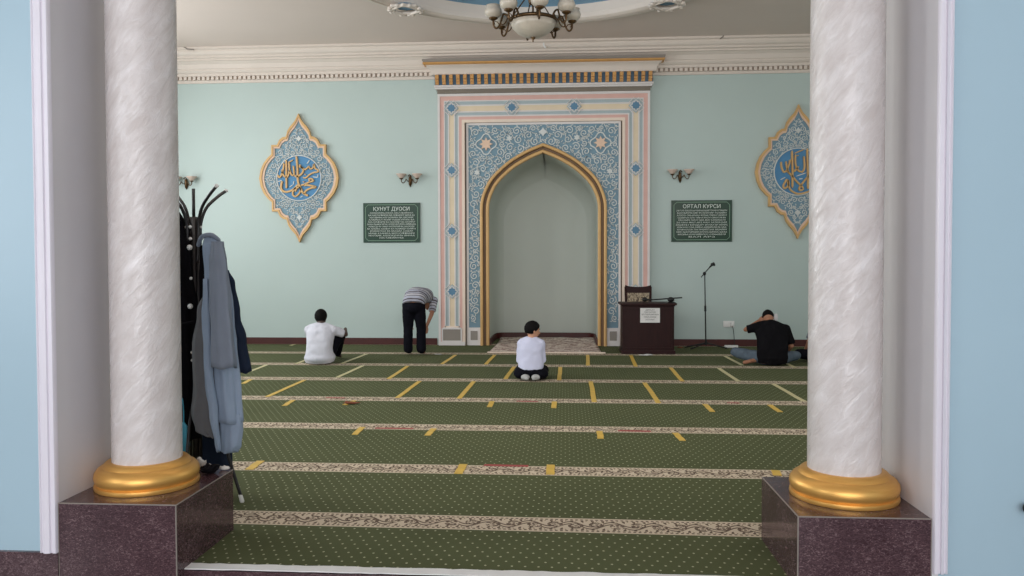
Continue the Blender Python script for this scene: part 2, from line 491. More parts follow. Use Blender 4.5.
# room cornice: profile (out from wall, z)
def cornice(y_or_x, a0, a1, name, axis='x', sgn=-1):
    pr = [(0, 4.935), (.03, 4.935), (.03, 4.985), (.06, 4.985), (.06, 5.05), (.10, 5.05), (.10, 5.10), (.125, 5.11), (.15, 5.14), (.15, 5.17), (.165, 5.175), (.19, 5.25), (.24, 5.295), (.27, 5.30), (.27, 5.33), (.31, 5.345), (.31, 5.375), (.35, 5.40), (.37, 5.44), (.37, 5.47), (.41, 5.485), (.41, ZC), (0, ZC)]
    rings = [[((t, y_or_x + sgn * p, z) if axis == 'x' else (y_or_x + sgn * p, t, z)) for p, z in pr] for t in (a0, a1)]
    o = struct(MB().loft(rings).build(name, 'white plaster'))
    d = MB(); t = a0 + .044
    while t < a1:
        if axis == 'x': d.box(t - .026, t + .026, y_or_x + sgn * .098, y_or_x + sgn * .05, 4.985, 5.046)
        else: d.box(y_or_x + sgn * .098, y_or_x + sgn * .05, t - .026, t + .026, 4.985, 5.046)
        t += .088
    d.build('dentil_course', 'white plaster', o)
    if axis == 'x':
        g = MB().box(a0, a1, y_or_x + sgn * .0615, y_or_x + sgn * .055, 4.99, 5.048); g.build('dentil_ground', 'cornice groove paint', o)
cornice(YW, XL, XR, 'trim_8')
cornice(XL, YO1, YW, 'trim_11', 'y', 1); cornice(XR, YO1, YW, 'trim_12', 'y', -1)
# baseboards
struct(MB().bbox(XL, XM - 1.985, YW - .03, YW, 0, .125, .006).build('baseboard_back_left', 'dark baseboard wood'))
struct(MB().bbox(XM + 1.985, XR, YW - .03, YW, 0, .125, .006).build('baseboard_back_right', 'dark baseboard wood'))

# ================================================================= MIHRAB
ARCH = [(1.163, 2.52), (1.15, 2.67), (1.105, 2.83), (1.02, 3.01), (.92, 3.145), (.826, 3.24), (.72, 3.335), (.603, 3.425), (.49, 3.495), (.371, 3.56), (.25, 3.62), (.148, 3.662), (.07, 3.692), (0, 3.72)]
def arch_path(off, z0=0.0, k=4):
    a = [(1.163, z0), (1.163, 1.2), (1.163, 2.15)] + ARCH
    a = [(p.x, p.y) for p in [Vector(v) for v in smoothpath([(x, z, 0) for x, z in a], k)]]
    r = []
    for i, (x, z) in enumerate(a):
        p = a[max(0, i - 1)]; q = a[min(len(a) - 1, i + 1)]; tx, tz = q[0] - p[0], q[1] - p[1]; l = hypot(tx, tz)
        nx, nz = -tz / l, tx / l      # inward (towards axis / down)
        if i == len(a) - 1: nx, nz = 0, -1.25
        if i == 0: nx, nz = -1, 0
        r.append((max(0, x + nx * off), z + nz * off if i else z0))
    r[-1] = (0, r[-1][1])
    return r
def arch_full(off, z0=0.0):
    h = arch_path(off, z0)
    return [(XM - x, z) for x, z in h] + [(XM + x, z) for x, z in reversed(h[:-1])]
mih = empty('mihrab', (XM, YW, 0), 'tall prayer niche with pointed gold arch in a striped painted frame', 'mihrab')
def rel(mb):   # shift world coordinates into the mihrab's local frame
    mb.v = [(x - XM, y - YW, z) for x, y, z in mb.v]; return mb
def arch_band(o0, o1, yf, yb, name, mat):
    A = arch_full(o0); B = arch_full(o1)
    mb = MB(); rings = []
    for (ax, az), (bx, bz) in zip(A, B):
        rings.append([(ax, yb, az), (ax, yf + .01, az), (lerp(ax, bx, .3), yf, lerp(az, bz, .3)), (lerp(ax, bx, .7), yf, lerp(az, bz, .7)), (bx, yf + .01, bz), (bx, yb, bz)])
    mb.loft(rings); return rel(mb).build(name, mat, mih, smooth='auto')
arch_band(0, .052, YW - .14, YW, 'arch_outer_moulding', 'gold paint')
arch_band(.052, .105, YW - .075, YW + .02, 'arch_groove', 'brown groove paint')
arch_band(.105, .16, YW - .10, YW + .03, 'arch_inner_moulding', 'gold paint')
# niche shell: depth 1.45, rounded back corners
def niche():
    A = arch_full(.155); mb = MB(); rings = []
    D = 1.45; N = 22
    for i in range(N + 1):
        t = i / N; d = D * .955 * (1 - (1 - t) ** 1.6); s = (max(0.0, 1 - (d / D) ** 8)) ** (1 / 6.)
        rings.append([(XM + (x - XM) * s, YW + d, (z if z < .01 else 1.6 + (z - 1.6) * s)) for x, z in A])
    mb.loft(rings, closed=False)
    o_ = len(mb.v) - len(A); mb.f.append(tuple(range(o_, len(mb.v)))); rel(mb).build('niche_wall', 'niche paint', mih, smooth='auto')
    # skirting that follows the niche plan
    mb = MB(); rings = []; w = 1.005
    pl = []
    for i in range(-60, 61):
        a = abs(i) / 60; th = a * pi / 2
        x = w * (cos(pi / 2 - th)) ** .17; y = (D * .955 - .03) * (max(0, cos(th))) ** .17
        pl.append((math.copysign(x, i), y))
    for x, y in pl:
        f = .975
        rings.append([(XM + x, YW + y, 0.001), (XM + x, YW + y, .115), (XM + x * f, YW + y * f, .115), (XM + x * f, YW + y * f, 0.001)])
    mb.loft(rings); rel(mb).build('niche_skirting', 'dark baseboard wood', mih)
simple('niche paint', (188, 194, 186), .5, var=.02, scale=1)
niche()
# arabesque ground panel with the arch hole
PH, PT = 1.40, 4.09
def panel():
    A = arch_path(.01); mb = MB(); n = len(A)
    for sg in (-1, 1):
        vs = []; fs = []
        # outer points matched to arch points (left leg -> corner -> top centre)
        L1 = PT; tot = L1 + PH
        cum = [0]
        for i in range(1, n): cum.append(cum[-1] + hypot(A[i][0] - A[i - 1][0], A[i][1] - A[i - 1][1]))
        for i, (x, z) in enumerate(A):
            # choose an outer point: same z up to the springing, then fan round the corner
            if z <= 2.6 and x > 1.1: ox, oz = PH, z
            else:
                j0 = next(k for k in range(n) if not (A[k][1] <= 2.6 and A[k][0] > 1.1))
                t = (cum[i] - cum[j0]) / (cum[-1] - cum[j0]); L = (PT - 2.6) + PH; dd = t * L
                if dd < PT - 2.6: ox, oz = PH, 2.6 + dd
                else: ox, oz = PH - (dd - (PT - 2.6)), PT
            vs.append((XM + sg * x, YW - .06, z)); vs.append((XM + sg * ox, YW - .06, oz))
        for i in range(n - 1): fs.append((2 * i, 2 * i + 1, 2 * i + 3, 2 * i + 2))
        # fill the corner triangle
        ci = next(i for i in range(n) if vs[2 * i + 1][2] >= PT - 1e-6)
        vs.append((XM + sg * PH, YW - .06, PT)); fs.append((2 * ci - 1, len(vs) - 1, 2 * ci + 1))
        mb.add(vs, fs)
    rel(mb).build('arabesque_ground', 'arabesque blue paint', mih)
panel()
def u_strip(h0, h1, zt0, zt1, yf, yb, name, mat, z0=0):
    # inverted-U band between half-widths h0 (outer) and h1 (inner)
    pts_o = [(-h0, z0), (-h0, zt0), (h0, zt0), (h0, z0)]; pts_i = [(-h1, z0), (-h1, zt1), (h1, zt1), (h1, z0)]
    rings = []
    for (ox, oz), (ix, iz) in zip(pts_o, pts_i):
        rings.append([(ox, yb - YW, oz), (ox, yf - YW, oz), (ix, yf - YW, iz), (ix, yb - YW, iz)])
    return MB().loft(rings).build(name, mat, mih)
F0 = 1.94; ZT = 4.64
def fs_(a, b, yf, name, mat, z0=.32): u_strip(F0 - a * .92, F0 - b * .92, ZT - a * .98, ZT - b * .98, yf, YW, name, mat, z0)
fs_(0, .045, YW - .13, 'frame_outer_band', 'frame white paint', 0)
fs_(.045, .125, YW - .115, 'frame_pink_band', 'pink paint', .0)
fs_(.125, .145, YW - .12, 'frame_white_line', 'frame white paint')
fs_(.145, .205, YW - .105, 'frame_grey_band', 'blue grey paint')
fs_(.205, .23, YW - .115, 'frame_white_line', 'frame white paint')
fs_(.23, .325, YW - .105, 'frame_yellow_band', 'sand yellow paint')
fs_(.325, .35, YW - .115, 'frame_white_line', 'frame white paint')
fs_(.35, .405, YW - .105, 'frame_grey_band', 'blue grey paint')
fs_(.405, .43, YW - .12, 'frame_white_line', 'frame white paint')
fs_(.43, .485, YW - .115, 'frame_pink_band', 'pink paint', 0)
fs_(.485, .54, YW - .13, 'frame_inner_band', 'cream paint', 0)
u_strip(F0 - .49, PH + .012, ZT - .48, PT + .012, YW - .02, YW, 'painted_gap_shadow', 'painted shadow grey')  # shadow between frame and panel, laid in as a dark strip
u_strip(PH + .018, PH - .022, PT + .018, PT - .022, YW - .075, YW, 'panel_edge', 'frame white paint', .0)
# lozenges with white star outlines
def loz(x, z):
    mb = MB(); pts = []
    for k in range(16):
        a = 2 * pi * k / 16 + pi / 16 * 0; r = .075 if k % 2 == 0 else .060
        pts.append((x - XM + r * cos(a), z + r * sin(a)))
    mb.prism(pts, -.135, -.10); o = mb.build('lozenge', 'lozenge blue paint', mih)
    w = MB()
    for q in range(2):
        R = .105 if q == 0 else .088; b = [(x - XM + R * cos(pi / 4 * q + k * pi / 2), z + R * sin(pi / 4 * q + k * pi / 2)) for k in range(4)]
        for k in range(4): w.ribbon([b[k], b[(k + 1) % 4]], .016, -.13 - .003 * q, -.10)
    for sx, sz in ((1, 1), (1, -1), (-1, 1), (-1, -1)):
        w.ribbon([(x - XM + sx * .04, z + sz * .15), (x - XM + sx * .09, z + sz * .09)], .014, -.128, -.1)
        w.ribbon([(x - XM + sx * .15, z + sz * .04), (x - XM + sx * .09, z + sz * .09)], .014, -.129, -.1)
    w.build('star_outline', 'frame white paint', o)
    g = MB(); g.prism([(x - XM - .135, z), (x - XM, z + .135), (x - XM + .135, z), (x - XM, z - .135)], -.122, -.1); g.build('lozenge_ground', 'blue grey paint', o)
zl = [ZT - .262, 3.24, 2.12, 1.0]
for sx in (-1, 1):
    for z in zl: loz(XM + sx * (F0 - .255), z)
for sx in (-1, 1): loz(XM + sx * .57, zl[0])
# frame feet with grey vents
for sx in (-1, 1):
    c = sx * (F0 - .248)
    MB().bbox(c - .247, c + .247, -.14, 0, .001, .07, .005).build('frame_foot', 'frame white paint', mih)
    MB().box(c - .145, c + .145, -.12, 0, .06, .36).build('frame_foot', 'cream paint', mih)
    v = MB().box(c - .17, c + .17, -.135, -.1, .09, .30)
    v.build('vent_panel', 'vent grey', mih)
    w = MB()
    for a in ((-.19, -.165, .07, .32), (.165, .19, .07, .32)): w.box(c + a[0], c + a[1], -.142, -.1, a[2], a[3])
    w.box(c - .165, c + .165, -.142, -.1, .30, .335); w.box(c - .165, c + .165, -.142, -.1, .07, .092)
    w.build('vent_rim', 'frame white paint', mih)
    c = sx * (PH - .118)
    b = MB().box(c - .115, c + .115, -.095, 0, 0.001, .33); b.build('panel_foot', 'frame white paint', mih)
    MB().box(c - .065, c + .065, -.105, -.09, .10, .27).build('vent_panel', 'vent grey', mih)
# scroll relief -------------------------------------------------------------
def inside_poly(p, poly):
    x, z = p; c = False; n = len(poly)
    for i in range(n):
        x1, z1 = poly[i]; x2, z2 = poly[i - 1]
        if (z1 > z) != (z2 > z) and x < (x2 - x1) * (z - z1) / (z2 - z1) + x1: c = not c
    return c
def dist_poly(p, poly):
    m = 9
    for i in range(len(poly)):
        ax, az = poly[i - 1]; bx, bz = poly[i]; dx, dz = bx - ax, bz - az; l = dx * dx + dz * dz
        t = 0 if l == 0 else max(0, min(1, ((p[0] - ax) * dx + (p[1] - az) * dz) / l))
        m = min(m, hypot(p[0] - ax - dx * t, p[1] - az - dz * t))
    return m
def pack(poly, radii, tries, rnd, holes=()):
    xs = [p[0] for p in poly]; zs = [p[1] for p in poly]; out = []
    for r in radii:
        for _ in range(tries):
            p = (rnd.uniform(min(xs), max(xs)), rnd.uniform(min(zs), max(zs)))
            if any(hypot(p[0] - q[0], p[1] - q[1]) < r + q[2] * 1.0 for q in out): continue
            if any(hypot(p[0] - q[0], p[1] - q[1]) < r + q[2] for q in holes): continue
            if not inside_poly(p, poly): continue
            if dist_poly(p, poly) < r * .98: continue
            out.append((p[0], p[1], r))
    return out
def scroll(mb, x, z, r, w, yf, yb, ph, hand):
    turns = 1.4 if r > w * 2.3 else .9; n = int(10 + 14 * turns); pts = []; ws = []
    for i in range(n + 1):
        t = i / n; rr_ = (r - w * .5) * (1 - .82 * t ** 1.0); a = ph + hand * turns * 2 * pi * t
        pts.append((x + rr_ * cos(a), z + rr_ * sin(a))); ws.append(w * (1 - .25 * t))
    ws[-1] = w * 1.9; ws[-2] = w * 1.7
    mb.ribbon(pts, ws, yf, yb)
    for k in range(3):
        a = ph + k * 2.1 + .8; rr_ = r * .98
        mb.ribbon([(x + rr_ * cos(a), z + rr_ * sin(a)), (x + (rr_ + w * 1.6) * cos(a + hand * .35), z + (rr_ + w * 1.6) * sin(a + hand * .35))], [w * 1.1, w * .4], yf, yb)
def leaf_star(mb, x, z, r, k, yf, yb, ph=pi / 2):
    pts = []
    for i in range(2 * k):
        a = ph + pi * i / k; q = r if i % 2 == 0 else r * .55
        pts.append((x + q * cos(a), z + q * sin(a)))
    mb.prism(pts, yf, yb)
rnd = random.Random(11)
half = [(0, 3.74), (0, PT - .03), (PH - .03, PT - .03), (PH - .03, .36)] + [(x + .005, z) for x, z in arch_path(0, .36)[1:-1]]
fl = (1.05, 3.72)
circ = pack(half, (.078, .070, .062, .054, .046, .038, .031, .026), 3000, rnd, holes=((fl[0], fl[1], .20), (0, 3.92, .07), (.62, 3.82, .05), (1.22, 3.2, .05)))
mb = MB()
for sg in (-1, 1):
    r2 = random.Random(5)
    for x, z, r in circ: 
        ph = r2.uniform(0, 2 * pi); h = r2.choice((-1, 1))
        scroll(mb, sg * x, z, r * 1.12, .022, -.078, -.055, ph if sg > 0 else pi - ph, h * sg)
        
tag(mb.build('arabesque_relief', 'relief white paint', mih), kind='stuff')
for sg in (-1, 1):
    m1 = MB(); leaf_star(m1, sg * fl[0], fl[1], .125, 8, -.09, -.055); m1.build('peach_rosette', 'peach paint', mih)
    m2 = MB(); pts = []
    for k in range(25):
        a = 2 * pi * k / 24; r = .165 + .03 * cos(4 * a); pts.append((sg * fl[0] + r * cos(a), fl[1] + r * sin(a)))
    m2.ribbon(pts, .028, -.082, -.055)
    m2.build('rosette_outline', 'relief white paint', mih)
    for rx_, rz_ in ((.62, 3.82), (1.22, 3.2)):
        m3 = MB(); leaf_star(m3, sg * rx_, rz_, .065, 6, -.085, -.055); m3.build('small_rosette', 'relief white paint', mih)
m3 = MB(); leaf_star(m3, 0, 3.93, .085, 4, -.09, -.055); m3.build('top_rosette', 'relief white paint', mih)
# entablature
def ent(pr, name, mat, hw0=1.945):
    # profile (projection, z), mitred ends
    rings = []
    for s in (-1, 1): rings.append([(s * (hw0 + p - .13), -p, z) for p, z in pr] )
    pts0 = rings[0]; pts1 = rings[1]
    mb = MB(); mb.loft([[(s * (hw0 + p - .13), -p, z) for p, z in pr] for s in (-1, 1)])
    # returns back to the wall
    for s in (-1, 1):
        mb.loft([[(s * (hw0 + p - .13), -p, z) for p, z in pr], [(s * (hw0 + p - .13), 0, z) for p, z in pr]], caps=False)
    return mb.build(name, mat, mih, smooth='auto')
ent([(0, 4.645), (.13, 4.645), (.13, 4.72), (0, 4.72)], 'painted_shade_band', 'painted shadow grey')  # shadow under the fillet, painted on as a grey band
ent([(0, 4.72), (.16, 4.72), (.16, 4.745), (.18, 4.755), (.18, 4.79), (0, 4.79)], 'lower_fillet', 'frame white paint')
dg_ = ent([(0, 4.79), (.17, 4.79), (.17, 4.975), (0, 4.975)], 'dentil_ground', 'dentil blue paint')
for k in range(31):
    dm = MB()
    x = -1.935 + k * (3.87 / 30); w = .032
    for z0, z1, p in ((4.795, 4.835, .215), (4.84, 4.885, .235), (4.89, 4.965, .25)): dm.box(x - w, x + w, -p, -.165, z0, z1)
    dm.box(x - w * .9, x + w * .9, -.21, -.165, 4.83, 4.9)
    dm.build('gold_dentil', 'ochre gold paint', dg_)
ent([(0, 4.975), (.22, 4.975), (.22, 4.99), (.23, 5.0), (.235, 5.04), (.25, 5.07), (.28, 5.105), (.31, 5.12), (.31, 5.13), (0, 5.13)], 'cavetto', 'white plaster')
ent([(0, 5.13), (.345, 5.13), (.36, 5.145), (.36, 5.17), (0, 5.17)], 'gold_fillet', 'ochre gold paint')
ent([(0, 5.17), (.35, 5.17), (.37, 5.20), (.37, 5.225), (0, 5.225)], 'top_grey_band', 'vent grey')  # plain grey band above the gold fillet

# ================================================================= COLUMNS
def column(x, y, label):
    t = empty('column', (x, y, .35), label, 'column')
    t.location.z = .351
    MB().lathe([(.178, .05), (.176, .16), (.176, 1.2), (.176, 2.4), (.174, 3.25)], n=64).build('shaft', 'marble', t, smooth=True)
    g = [(.001, 0), (.260, 0), (.264, .010), (.262, .022), (.251, .027), (.260, .042), (.264, .062), (.261, .082), (.248, .101), (.232, .112), (.222, .115), (.214, .128), (.204, .137), (.190, .141), (.170, .141)]
    MB().lathe(g, n=64).build('base', 'gold', t, smooth='auto')
    MB().lathe([(.19, 3.25), (.215, 3.27), (.215, 3.31), (.2, 3.33), (.23, 3.5), (.30, 3.65), (.30, 3.7), (.2, 3.7)], n=48).build('capital', 'gold', t, smooth='auto')
    MB().bbox(-.33, .33, -.33, .33, 3.7, 3.945, .01).build('abacus', 'white plaster', t)
column(-2.262, 4.12, 'left white pearly marbled column on gold ring base')
column(1.42, 4.12, 'right white pearly marbled column on gold ring base')
def pedestal(x0, x1, y0, y1, label, inner):
    t = empty('pedestal', ((x0 + x1) / 2, (y0 + y1) / 2, -.17), label, 'pedestal')
    cx, cy = (x0 + x1) / 2, (y0 + y1) / 2
    m = MB().box(x0 - cx, x1 - cx, y0 - cy, y1 - cy, 0, .52); m.build('block', 'granite', t)
    e = MB(); q = .0035
    xi = (x1 if inner > 0 else x0) - cx
    e.tube([(x0 - cx, y0 - cy, .5195), (x1 - cx, y0 - cy, .5195)], q, 6); e.tube([(xi, y0 - cy, .5195), (xi, y1 - cy, .5195)], q, 6)
    e.tube([(xi, y0 - cy, 0.001), (xi, y0 - cy, .5195)], q, 6); e.tube([((x0 if inner > 0 else x1) - cx, y0 - cy, 0.001), ((x0 if inner > 0 else x1) - cx, y0 - cy, .5195)], q * .7, 6)
    e.build('edge_trim', 'vent grey', t)
pedestal(XA + .001, -1.922, 3.757, 4.43, 'left maroon granite pedestal block carrying a column', 1)
pedestal(1.092, XB - .001, 3.765, 4.455, 'right maroon granite pedestal block carrying a column', -1)
# unidentified dark knob, drawn as a made-up rail, on the right hall wall
t = empty('handrail', (2.125, YO0, .42), 'dark handrail with rounded end and made-up rail on the blue wall at the right edge', 'handrail')
MB().tube([(-.018, -.05, 0), (.6, -.05, 0)], .026, 14, True).build('rail', 'black metal', t, smooth=True)
MB().tube([(.15, 0, 0), (.15, -.05, 0)], [.012, .012], 12).build('bracket', 'black metal', t)

# ================================================================= FLOOR TAPES
T = {'S1': [(-4.1, 13.0, -4.1, 11.79), (-3.34, 13.1, -3.41, 11.85), (-1.82, 13.03, -1.87, 11.86), (-1.17, 13.06, -1.2, 11.86), (0.37, 13.12, 0.34, 11.8), (1.08, 13.1, 1.04, 11.72), (2.6, 13.1, 2.63, 11.94), (3.35, 12.9, 3.34, 11.73)],
     'S2': [(-4.5, 11.62, -4.47, 10.91), (-3.02, 11.6, -3.06, 10.42), (-2.34, 11.6, -2.34, 10.32), (-0.75, 11.6, -0.79, 10.38), (-0.07, 11.6, -0.08, 10.32), (1.53, 11.62, 1.51, 10.3), (2.22, 11.62, 2.23, 10.34)],
     'S3': [(-4.15, 10.16, -4.11, 9.81), (-3.42, 10.15, -3.43, 8.86), (-1.89, 10.13, -1.91, 8.88), (-1.18, 10.15, -1.2, 8.87), (0.33, 10.22, 0.32, 8.72), (1.01, 10.15, 1.02, 8.7), (2.62, 10.13, 2.63, 8.9)],
     'S4': [(-3.05, 8.66, -3.03, 8.31), (-2.35, 8.66, -2.39, 8.4), (-0.81, 8.7, -0.81, 8.36), (-0.12, 8.72, -0.12, 8.34), (1.51, 8.65, 1.51, 8.22), (2.2, 8.65, 2.2, 8.24)],
     'S5': [(-1.9, 7.27, -1.89, 6.95), (-1.22, 7.24, -1.23, 6.95), (0.31, 7.22, 0.31, 6.91), (0.99, 7.18, 1.01, 6.87)],
     'S6': [(-2.37, 5.98, -2.36, 5.72), (-0.78, 5.97, -0.78, 5.7), (-0.11, 5.99, -0.11, 5.72), (1.55, 5.93, 1.53, 5.79)]}
rown = {'S1': ('long', 'in the row nearest the front wall'), 'S2': ('long', 'in the row where the boy kneels'), 'S3': ('long', 'in the row nearer than the boy'),
        'S4': ('short', 'just below the fourth border from the entrance'), 'S5': ('short', 'just below the third border from the entrance'), 'S6': ('stubby', 'lying across the second border from the entrance')}
ordn = ['leftmost', 'second from left', 'third from left', 'fourth from left', 'fifth from left', 'sixth from left', 'seventh from left', 'rightmost']
def strip(name, x0, y0, x1, y1, w, mat, z=.004):
    d = Vector((x1 - x0, y1 - y0, 0)); l = d.length; d.normalize(); nrm = Vector((-d.y, d.x, 0)); rings = []
    K = 6
    for i in range(K + 1):
        t = i / K; p = Vector((0, 0, 0)) + d * l * t - d * l / 2; wob = random.uniform(-.003, .003)
        a = p + nrm * (w / 2 + wob); b = p - nrm * (w / 2 - wob)
        rings.append([(a.x, a.y, -z + .0005), (a.x, a.y, 0), (b.x, b.y, 0), (b.x, b.y, -z + .0005)])
    o = MB().loft(rings).build(name, mat); o.location = ((x0 + x1) / 2, (y0 + y1) / 2, z); return o
for k, lst in T.items():
    for i, s in enumerate(lst):
        nm = ordn[i] if i < len(lst) - 1 else 'rightmost'
        pale = (k == 'S1' and i in (0, 1, 6, 7)) or (k == 'S2' and i in (0, 1, 6)) or (k == 'S3' and i in (6,))
        o = strip('floor_tape', *s, .056 if k != 'S6' else .062, 'pale tape' if pale else 'yellow tape')
        tag(o, '%s %s tape, %s %s' % (rown[k][0], 'pale yellow' if pale else 'yellow', nm, rown[k][1]), 'tape', 'yellow tape strips on the carpet')
o = strip('floor_tape', -5.1, 14.58, -5.1, 14.36, .05, 'pale tape'); tag(o, 'tiny pale tape end at the foot of the left wall skirting', 'tape', 'yellow tape strips on the carpet')
reds = [((-0.62, 5.955, -0.28, 5.95), 'on the second patterned border from the entrance'), ((-1.77, 7.235, -1.41, 7.235), 'on the third patterned border, left of centre'), ((0.48, 7.25, 0.78, 7.24), 'on the third patterned border, right of centre'),
        ((-0.54, 8.73, -0.3, 8.72), 'on the fourth patterned border, near the middle'), ((1.77, 8.76, 1.9, 8.75), 'on the fourth patterned border, at far right'), ((-2.73, 8.84, -2.51, 8.83), 'on the fourth patterned border, at far left')]
for s, l in reds: tag(strip('red_marker_strip', *s, .045, 'red tape', .003), 'faded red marker strip ' + l, 'marker', 'red marker strips on the carpet borders')
def crumple(name, c, sx, sy, sz, mat, label, cat, seed=1):
    mb = MB().ell((0, 0, sz * .5), sx, sy, sz * .5, nu=14, nv=8); q = []
    for p in mb.v:
        n_ = noise.noise(Vector(p) * (6 / max(sx, sy) * .35) + Vector((seed, 0, 0)))
        f = 1 + .6 * n_; q.append((p[0] * f, p[1] * f, max(0.0, p[2] * f)))
    mb.v = q; o = mb.build(name, mat); o.location = c; tag(o, label, cat); return o
crumple('brown_scrap', (-2.34, 8.45, .005), .10, .035, .025, 'rust scrap', 'small rust-brown scrap lying on the carpet by a tape end', 'scrap', 3)
crumple('paper_scrap', (1.33, 13.1, .001), .11, .05, .02, 'paper', 'crumpled white paper scrap on carpet at foot of lectern', 'paper', 5)
crumple('carpet_crumb', (-2.13, 13.09, .001), .06, .03, .012, 'paper', 'tiny white fleck on carpet left of the niche', 'scrap', 8)
crumple('orange_scrap', (2.05, 14.3, .001), .06, .04, .02, 'rust scrap', 'small orange-brown scrap beside the microphone stand foot', 'scrap', 9)

# ================================================================= RUG IN NICHE
def rug():
    t = empty('prayer_rug', (XM + .06, 14.6, .002), 'pale faded oriental rug laid in the niche floor', 'rug')
    N, M_ = 40, 30; vs = []; fs = []
    for j in range(M_ + 1):
        y = -1.17 + 2.45 * j / M_
        hw = 1.0 if y > .0 else 1.0 - .02 * 0
        if y < 0: hw = .93 + .02 * (-y)
        else: hw = .93
        for i in range(N + 1):
            x = hw * (2 * i / N - 1); z = .012 + .035 * math.exp(-((y - 1.0) / .3) ** 2) + .012 * noise.noise(Vector((x * 3, y * 3, 0)))
            if y > 1.1: pass
            vs.append((x, y, max(.006, z)))
    for j in range(M_):
        for i in range(N): a = j * (N + 1) + i; fs.append((a, a + 1, a + N + 2, a + N + 1))
    o = MB().add(vs, fs).build('pile', 'rug', t, smooth=True)
    md = o.modifiers.new('s', 'SOLIDIFY'); md.thickness = .006; md.offset = -1
    MB().bbox(-.98, 1.02, -1.25, -1.17, .0, .016, .003).build('front_edge', 'cream paint', t)
rug()

# ================================================================= MEDALLIONS
OUT = [(0, 277), (6, 262), (16, 243), (34, 222), (46, 203), (50, 186), (53, 178), (66, 176), (80, 165), (88, 148), (90, 143), (114, 143), (114, 103), (130, 88), (147, 66), (160, 36), (166, 0)]
def medallion_outline():
    r = OUT + [(x, -z) for x, z in reversed(OUT[:-1])]
    return [(x, z) for x, z in r] + [(-x, z) for x, z in reversed(r[1:-1])]
def medallion(x, z, label, strokes, k=.00432, blue='arabesque blue paint'):
    t = empty('calligraphy_medallion', (x, YW - .003, z), label, 'wall ornament')
    o = medallion_outline(); P = [(a * k * 1.06, b * k * 1.01) for a, b in o]
    P1 = [(a * .94, b * .945) for a, b in P]; P2 = [(a * .885, b * .90) for a, b in P]
    def band(A, B, yf, yb, name, mat):
        A = A + [A[0]]; B = B + [B[0]]
        MB().loft([[(a[0], yb, a[1]), (a[0], yf, a[1]), (b[0], yf, b[1]), (b[0], yb, b[1])] for a, b in zip(A, B)], caps=False).build(name, mat, t)
    band(P, P1, -.07, 0, 'gold_rim', 'gold paint'); band(P1, P2, -.055, 0, 'cream_rim', 'peach paint')
    MB().prism([(a * .9, b * .91) for a, b in P], -.035, 0).build('ground', blue, t)
    R = 95 * k; c2 = (0, 0)
    MB().lathe([(.001, 0), (R, 0), (R, .045), (.001, .045)], n=64)
    d = MB(); d.prism([(R * cos(2 * pi * i / 64), R * sin(2 * pi * i / 64)) for i in range(64)], -.045, -.03); d.build('disc', 'deep disc blue', t)
    w = MB(); w.ribbon([(R * 1.03 * cos(2 * pi * i / 64), R * 1.03 * sin(2 * pi * i / 64)) for i in range(65)], .022, -.06, -.03); w.build('disc_ring', 'relief white paint', t)
    hp = [(a * .96, b * .96) for a, b in P2 if a >= 0]
    r1 = random.Random(4); cc = pack(hp, (.058, .051, .044, .037, .030, .025, .021), 1600, r1, holes=((0, 0, R * 1.06),))
    m = MB()
    for sg in (-1, 1):
        r2 = random.Random(9)
        for a, b, r in cc:
            ph = r2.uniform(0, 2 * pi); h = r2.choice((-1, 1)); scroll(m, sg * a, b, r * 1.1, .017, -.05, -.034, ph if sg > 0 else pi - ph, h * sg)
    for b in (1, -1): leaf_star(m, 0, b * .74, .06, 4, -.052, -.034)
    tag(m.build('arabesque_relief', 'relief white paint', t), kind='stuff')
    g = MB()
    for col_, wd, pts in strokes:
        if col_ != 'g': continue
        q = [(p.x, p.y) for p in smoothpath([(a, b, 0) for a, b in pts], 5)]
        g.ribbon(q, wd, -.075, -.04, taper=1)
    g.build('gold_script', 'gold paint', t)
    b_ = MB()
    for col_, wd, pts in strokes:
        if col_ != 'b': continue
        b_.ribbon([(p.x, p.y) for p in smoothpath([(a, b, 0) for a, b in pts], 4)], wd, -.06, -.04, taper=1)
    b_.build('blue_script_marks', 'relief white paint', t)
def tr(pts, cx, cz, s, w, c='g'): return (c, w, [((x - cx) * s, -(z - cz) * s) for x, z in pts])
